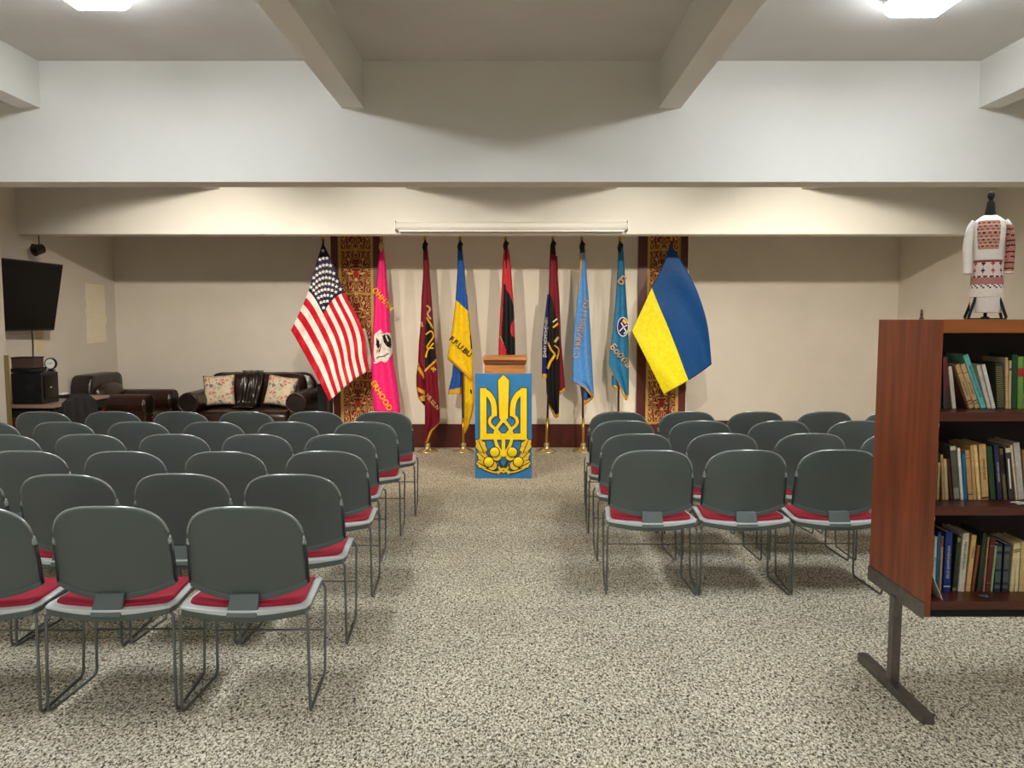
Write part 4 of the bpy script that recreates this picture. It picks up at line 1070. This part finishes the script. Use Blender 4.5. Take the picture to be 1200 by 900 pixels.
def sofa(name, loc, rz, width, label, cat, seats):
    t = empty(name, loc, rz, label, cat); hw = width/2
    rbox('seat_base', -hw+.05, hw-.05, -.40, .40, .08, .30, M['leatherd'], t, .03)
    aw = .24; iw = width - 2*aw
    for i in range(seats):
        a = -iw/2 + iw/seats*i; b = a + iw/seats
        rbox('seat_cushion', a+.004, b-.004, -.43, .22, .30, .47, M['leather'], t, .04, .02)
        rbox('back_cushion', a+.004-.03, b-.004+.03, .12, .36, .44, .86 if seats == 2 else .78, M['leather'], t, .05, .04)
    # back frame with rounded shoulders
    bm = bmesh.new(); N = 18; pr = []
    for k in range(N+1):
        x = -hw+.08 + (width-.16)*k/N; u = abs(2*k/N-1); pr.append((x, .885 - .14*max(0, (u-.8)/.2)**2.5))
    for y in (.30, .43):
        pass
    yb_ = .30 if seats == 2 else .20
    f = [[bm.verts.new((x, y, z + (0 if seats == 2 else .03))) for x, z in pr] for y in (yb_, .43)]; g = [[bm.verts.new((x, y, .1)) for x, z in pr] for y in (yb_, .43)]
    for i in range(N):
        bm.faces.new((f[0][i], f[0][i+1], f[1][i+1], f[1][i])); bm.faces.new((g[0][i], f[0][i], f[0][i+1], g[0][i+1]) if 0 else (g[0][i], g[0][i+1], f[0][i+1], f[0][i])); bm.faces.new((g[1][i], f[1][i], f[1][i+1], g[1][i+1])); bm.faces.new((g[0][i], g[1][i], g[1][i+1], g[0][i+1]))
    bm.faces.new((g[0][0], f[0][0], f[1][0], g[1][0])); bm.faces.new((g[0][N], g[1][N], f[1][N], f[0][N]))
    obj('back_frame', bm, M['leatherd'], t, smooth=True, bevel=.03)
    for s in (-1, 1):
        bm = bmesh.new(); xc = s*(hw-.13)
        n = 20; r = .125
        sec = [(xc + r*math.cos(a), .575 + r*math.sin(a)) for a in [-.9 + (PI+1.8)*q/n for q in range(n+1)]]
        sec = [(xc + .10, .08)] + sec + [(xc - .10, .08)]
        ys = (-.44, .38); rows = [[bm.verts.new((x, y, z)) for x, z in sec] for y in ys]
        for i in range(len(sec)-1): bm.faces.new((rows[0][i], rows[1][i], rows[1][i+1], rows[0][i+1]))
        bm.faces.new((rows[0][-1], rows[1][-1], rows[1][0], rows[0][0])); bm.faces.new(rows[0]); bm.faces.new(rows[1][::-1])
        ar = obj('armrest', bm, M['leather'], t, bevel=.02)
        bm = bmesh.new(); tube(bm, [(xc, -.452, .575), (xc, -.438, .575)], .098, 20); obj('arm_scroll', bm, M['leatherd'], ar, smooth=False)
        bm = bmesh.new(); tube(bm, [(xc+.112*math.cos(q*PI/12), -.444, .575+.112*math.sin(q*PI/12)) for q in range(24)], .009, 6, closed=True); obj('arm_piping', bm, M['leather'], ar, smooth=True)
        for yy in (-.36, .34): obj('foot', bx(s*(hw-.1)-.03, s*(hw-.1)+.03, yy-.03, yy+.03, 0, .09), M['blackm'], t)
    return t
sf = sofa('loveseat', (-3.18, 9.43, 0), 0, 1.53, 'dark brown leather loveseat against the back wall under the flag', 'sofa', 2)
sofa('armchair', (-4.62, 9.12, 0), PI/2, .92, 'brown leather armchair against the left wall beyond the desk', 'armchair', 1)
def cushion(x, y, z, rx, ry, rz, label):
    n = 14; bm = bmesh.new(); g = {}
    for lay in (0, 1):
        for j in range(n+1):
            for i in range(n+1):
                u, v = i/n*2-1, j/n*2-1
                if lay and (abs(u) == 1 or abs(v) == 1): g[1, i, j] = g[0, i, j]; continue
                th = .075*((1-u*u)*(1-v*v))**.45
                pinch = 1 - .07*(1-u*u) * abs(v) - 0; pin2 = 1 - .07*(1-v*v)*abs(u)
                g[lay, i, j] = bm.verts.new((u*.19*pin2, (th if lay else -th), v*.19*pinch))
    for lay in (0, 1):
        for j in range(n):
            for i in range(n):
                q = (g[lay,i,j], g[lay,i+1,j], g[lay,i+1,j+1], g[lay,i,j+1]); bm.faces.new(q if not lay else q[::-1])
    o = obj('throw_cushion', bm, M['floral'], smooth=True); o.location = (x, y, z); o.rotation_euler = (rx, ry, rz)
    return tag(o, label, 'cushion', 'floral cushions on the loveseat')
cushion(P(253, 459, 9.3).x + .03, 9.325, .695, -.2, -.05, .1, 'floral cushion at the left end of the leather loveseat')
cushion(P(331, 461, 9.3).x - .03, 9.325, .685, -.25, .14, -.15, 'floral cushion at the right end of the leather loveseat')
# draped throw on the loveseat between the cushions
bm = bmesh.new(); n = 22; g = []
prof = [(9.70, .905), (9.60, .915), (9.50, .87), (9.44, .74), (9.42, .60), (9.38, .515), (9.2, .50)]
pr = smoothpl(prof, 12)
for j, (y, z) in enumerate(pr):
    v = j/(len(pr)-1); g.append([bm.verts.new((-3.42 + .26*(i/n) + .05*math.sin(v*5) + .08*v, y - .014*math.sin(i*.55 + 5*v) - .008*math.sin(i*1.3 - 7*v), z + .004*math.sin(i*.9))) for i in range(n+1)])
for j in range(len(pr)-1):
    for i in range(n): bm.faces.new((g[j][i], g[j+1][i], g[j+1][i+1], g[j][i+1]))
tag(obj('throw_cover', bm, mat('black_glossy_throw', (34, 24, 20), .3, spec=.6, bump=1, bscale=12), smooth=True, solid=.008), 'wrinkled black glossy throw hanging over the middle of the loveseat', 'throw')

# side table, black cabinet
t = empty('side_table', (-4.2, 9.745, 0), label='small dark side table between armchair and loveseat', cat='table')
obj('table_top', bx(-.17, .2, -.135, .13, .52, .55), M['blackm'], t, bevel=.004)
for sx_ in (-.14, .17):
    for sy in (-.11, .105): obj('leg', bx(sx_-.018, sx_+.018, sy-.018, sy+.018, 0, .52), M['blackm'], t)
t = empty('black_cabinet', (-2.29, 9.6, 0), label='black cloth-covered cabinet right of the loveseat, behind the American flag', cat='cabinet')
obj('body', bx(-.095, .095, -.24, .24, 0, .74), M['blackm'], t, bevel=.015)
obj('top', bx(-.105, .105, -.25, .25, .74, .765), M['blackm'], t, bevel=.01)

# ------------------------------------------------------------------ desk with printer
t = empty('desk', (-4.72, 7.78, 0), label='long desk with pale top along the left wall under the television', cat='desk')
obj('desk_top', bx(-.35, .35, -.5, .52, .71, .74), M['desk'], t, bevel=.004)
obj('apron', bx(-.33, .33, -.47, .49, .62, .71), M['blackm'], t)
for sy in (-.45, .45): obj('end_panel', bx(-.32, .32, sy-.02, sy+.02, 0, .62), M['woodd'], t)
t = empty('printer', (-4.665, 7.49, .741), label='black office printer standing on the desk by the left wall', cat='printer')
obj('body', bx(-.15, .15, -.135, .135, 0, .30), M['black'], t, bevel=.01)
obj('scanner_lid', bx(-.15, .04, -.135, .135, .303, .345), M['black'], t, bevel=.008)
o = obj('control_panel', bx(.15, .158, -.11, .11, .05, .27), mat('gloss_black', (12, 10, 10), .15), t); o['label'] = 'glossy black control panel'
obj('paper_tray', bx(-.13, .05, -.142, -.135, .01, .12), M['black'], t, bevel=.002)
obj('output_slot', bx(.0, .08, -.143, -.135, .135, .2), M['blackm'], t)
obj('button', bx(.158, .162, -.02, .0, .15, .16), M['white'], t)
t = empty('letter_box', (-4.70, 7.47, 1.087), rz=.1, label='brown folder box lying on top of the black printer', cat='box')
obj('box_body', bx(-.12, .09, -.09, .09, 0, .095), mat('brown_card', (72, 52, 42), .7), t, bevel=.004)
obj('box_lid', bx(-.125, .095, -.095, .095, .095, .106), mat('dark_card', (44, 34, 30), .6), t)
t = empty('desk_clock', (-4.545, 7.56, 1.046), label='small round silver-faced clock on the printer', cat='clock')
bm = bmesh.new(); tube(bm, [(0, -.012, .075), (0, .012, .075)], .058, 24); obj('clock_body', bm, M['black'], t)
bm = bmesh.new(); tube(bm, [(0, -.014, .075), (0, -.0125, .075)], .047, 24); obj('clock_face', bm, mat('silver_face', (226, 226, 224), .4), t)
for e_, w_ in (((.02, .012), .005), ((-.024, .006), .004)):
    bm = bmesh.new(); stroke2(bm, [(0, 0), e_], w_, lambda x, y, o_: Vector((x, -.016, .075+y)), 0, step=.01)
    obj('clock_hand', bm, M['blackm'], t, solid=.001)
obj('clock_stand', bx(-.03, .03, -.02, .02, 0, .016), M['black'], t)
t = empty('desk_phone', (-4.70, 8.0, .741), label='small dark gadget with white top on desk beside the printer', cat='telephone')
obj('body', bx(-.04, .1, -.06, .06, 0, .03), M['blackm'], t, bevel=.004); obj('handset', bx(-.04, .03, -.05, .05, .03, .05), M['white'], t, bevel=.006)
# jacket over a chair at the desk corner
t = empty('office_chair', (-3.86, 7.05, 0), rz=1.2, label='chair with dark jacket draped over its back, beside the desk', cat='chair')
rbox('seat', -.2, .2, -.2, .2, .42, .47, M['blackm'], t, .02)
for sx_ in (-.17, .17):
    for sy in (-.17, .17): obj('leg', bx(sx_-.014, sx_+.014, sy-.014, sy+.014, 0, .42), M['leg'], t)
rbox('backrest', -.17, .17, .17, .2, .44, .80, M['blackm'], t, .01)
bm = bmesh.new(); n = 20; g = []
for j in range(15):
    v = j/14; g.append([])
    for i in range(n+1):
        u = i/n*2-1; sh = .08*u*u
        z = .86 - sh - .42*abs(v*2-1)**1.2; y = .185 + (.05 + .015*math.sin(i*1.3))*(v*2-1)
        g[-1].append(bm.verts.new((u*(.17+.05*abs(v*2-1)), y, z)))
for j in range(14):
    for i in range(n): bm.faces.new((g[j][i], g[j+1][i], g[j+1][i+1], g[j][i+1]))
tag(obj('jacket', bm, mat('black_jacket', (14, 13, 15), .8, noise=.3, nscale=20), smooth=True, solid=.012), 'black jacket draped over the chair beside the desk', 'jacket')
jk = C.objects['jacket']; jk.matrix_world = Matrix.Translation((-3.86, 7.05, .01)) @ Matrix.Rotation(1.2, 4, 'Z')

# ------------------------------------------------------------------ television and ceiling camera
t = empty('television', (-4.90, 7.64, 1.79), rz=PI/2 - .06, label='wall-mounted black television tilted downwards on the left wall', cat='television')
inner = math.radians(11)
Mt = Matrix.Rotation(inner, 4, 'X')
obj('bezel', bx(-.62, .62, -.02, .02, -.355, .355, M=Mt), M['black'], t, bevel=.006)
obj('screen', bx(-.605, .605, -.023, -.02, -.335, .342, M=Mt), M['screen'], t)
obj('rear_housing', bx(-.3, .3, .02, .06, -.2, .2, M=Mt), M['black'], t, bevel=.01)
obj('wall_bracket', bx(-.1, .1, .05, .17, -.08, .08), M['blackm'], t)
bm = bmesh.new(); tube(bm, [(-5.075, 8.13, 1.58), (-5.072, 8.14, 1.3), (-5.07, 8.12, 1.05), (-5.06, 8.05, .76)], .006, 6)
tag(obj('cable', bm, M['blackm'], smooth=True), 'thin black cable hanging down from the television', 'cable')
t = empty('ceiling_camera', (-4.93, 8.1, BZ), label='small black camera hanging from the beam above the television', cat='camera')
bm = bmesh.new(); tube(bm, [(0, 0, 0), (0, 0, -.11)], .005, 8); obj('rod', bm, M['blackm'], t)
bm = bmesh.new(); tube(bm, [(.015, .03, -.135), (-.02, -.06, -.165)], [.05, .06], 16); obj('body', bm, M['black'], t, bevel=.004)
obj('bracket', bx(-.075, -.045, -.02, .02, -.15, -.09), M['blackm'], t, bevel=.004)
bm = bmesh.new(); tube(bm, [(-.021, -.061, -.165), (-.024, -.068, -.167)], .03, 14); obj('lens', bm, M['screen'], t)
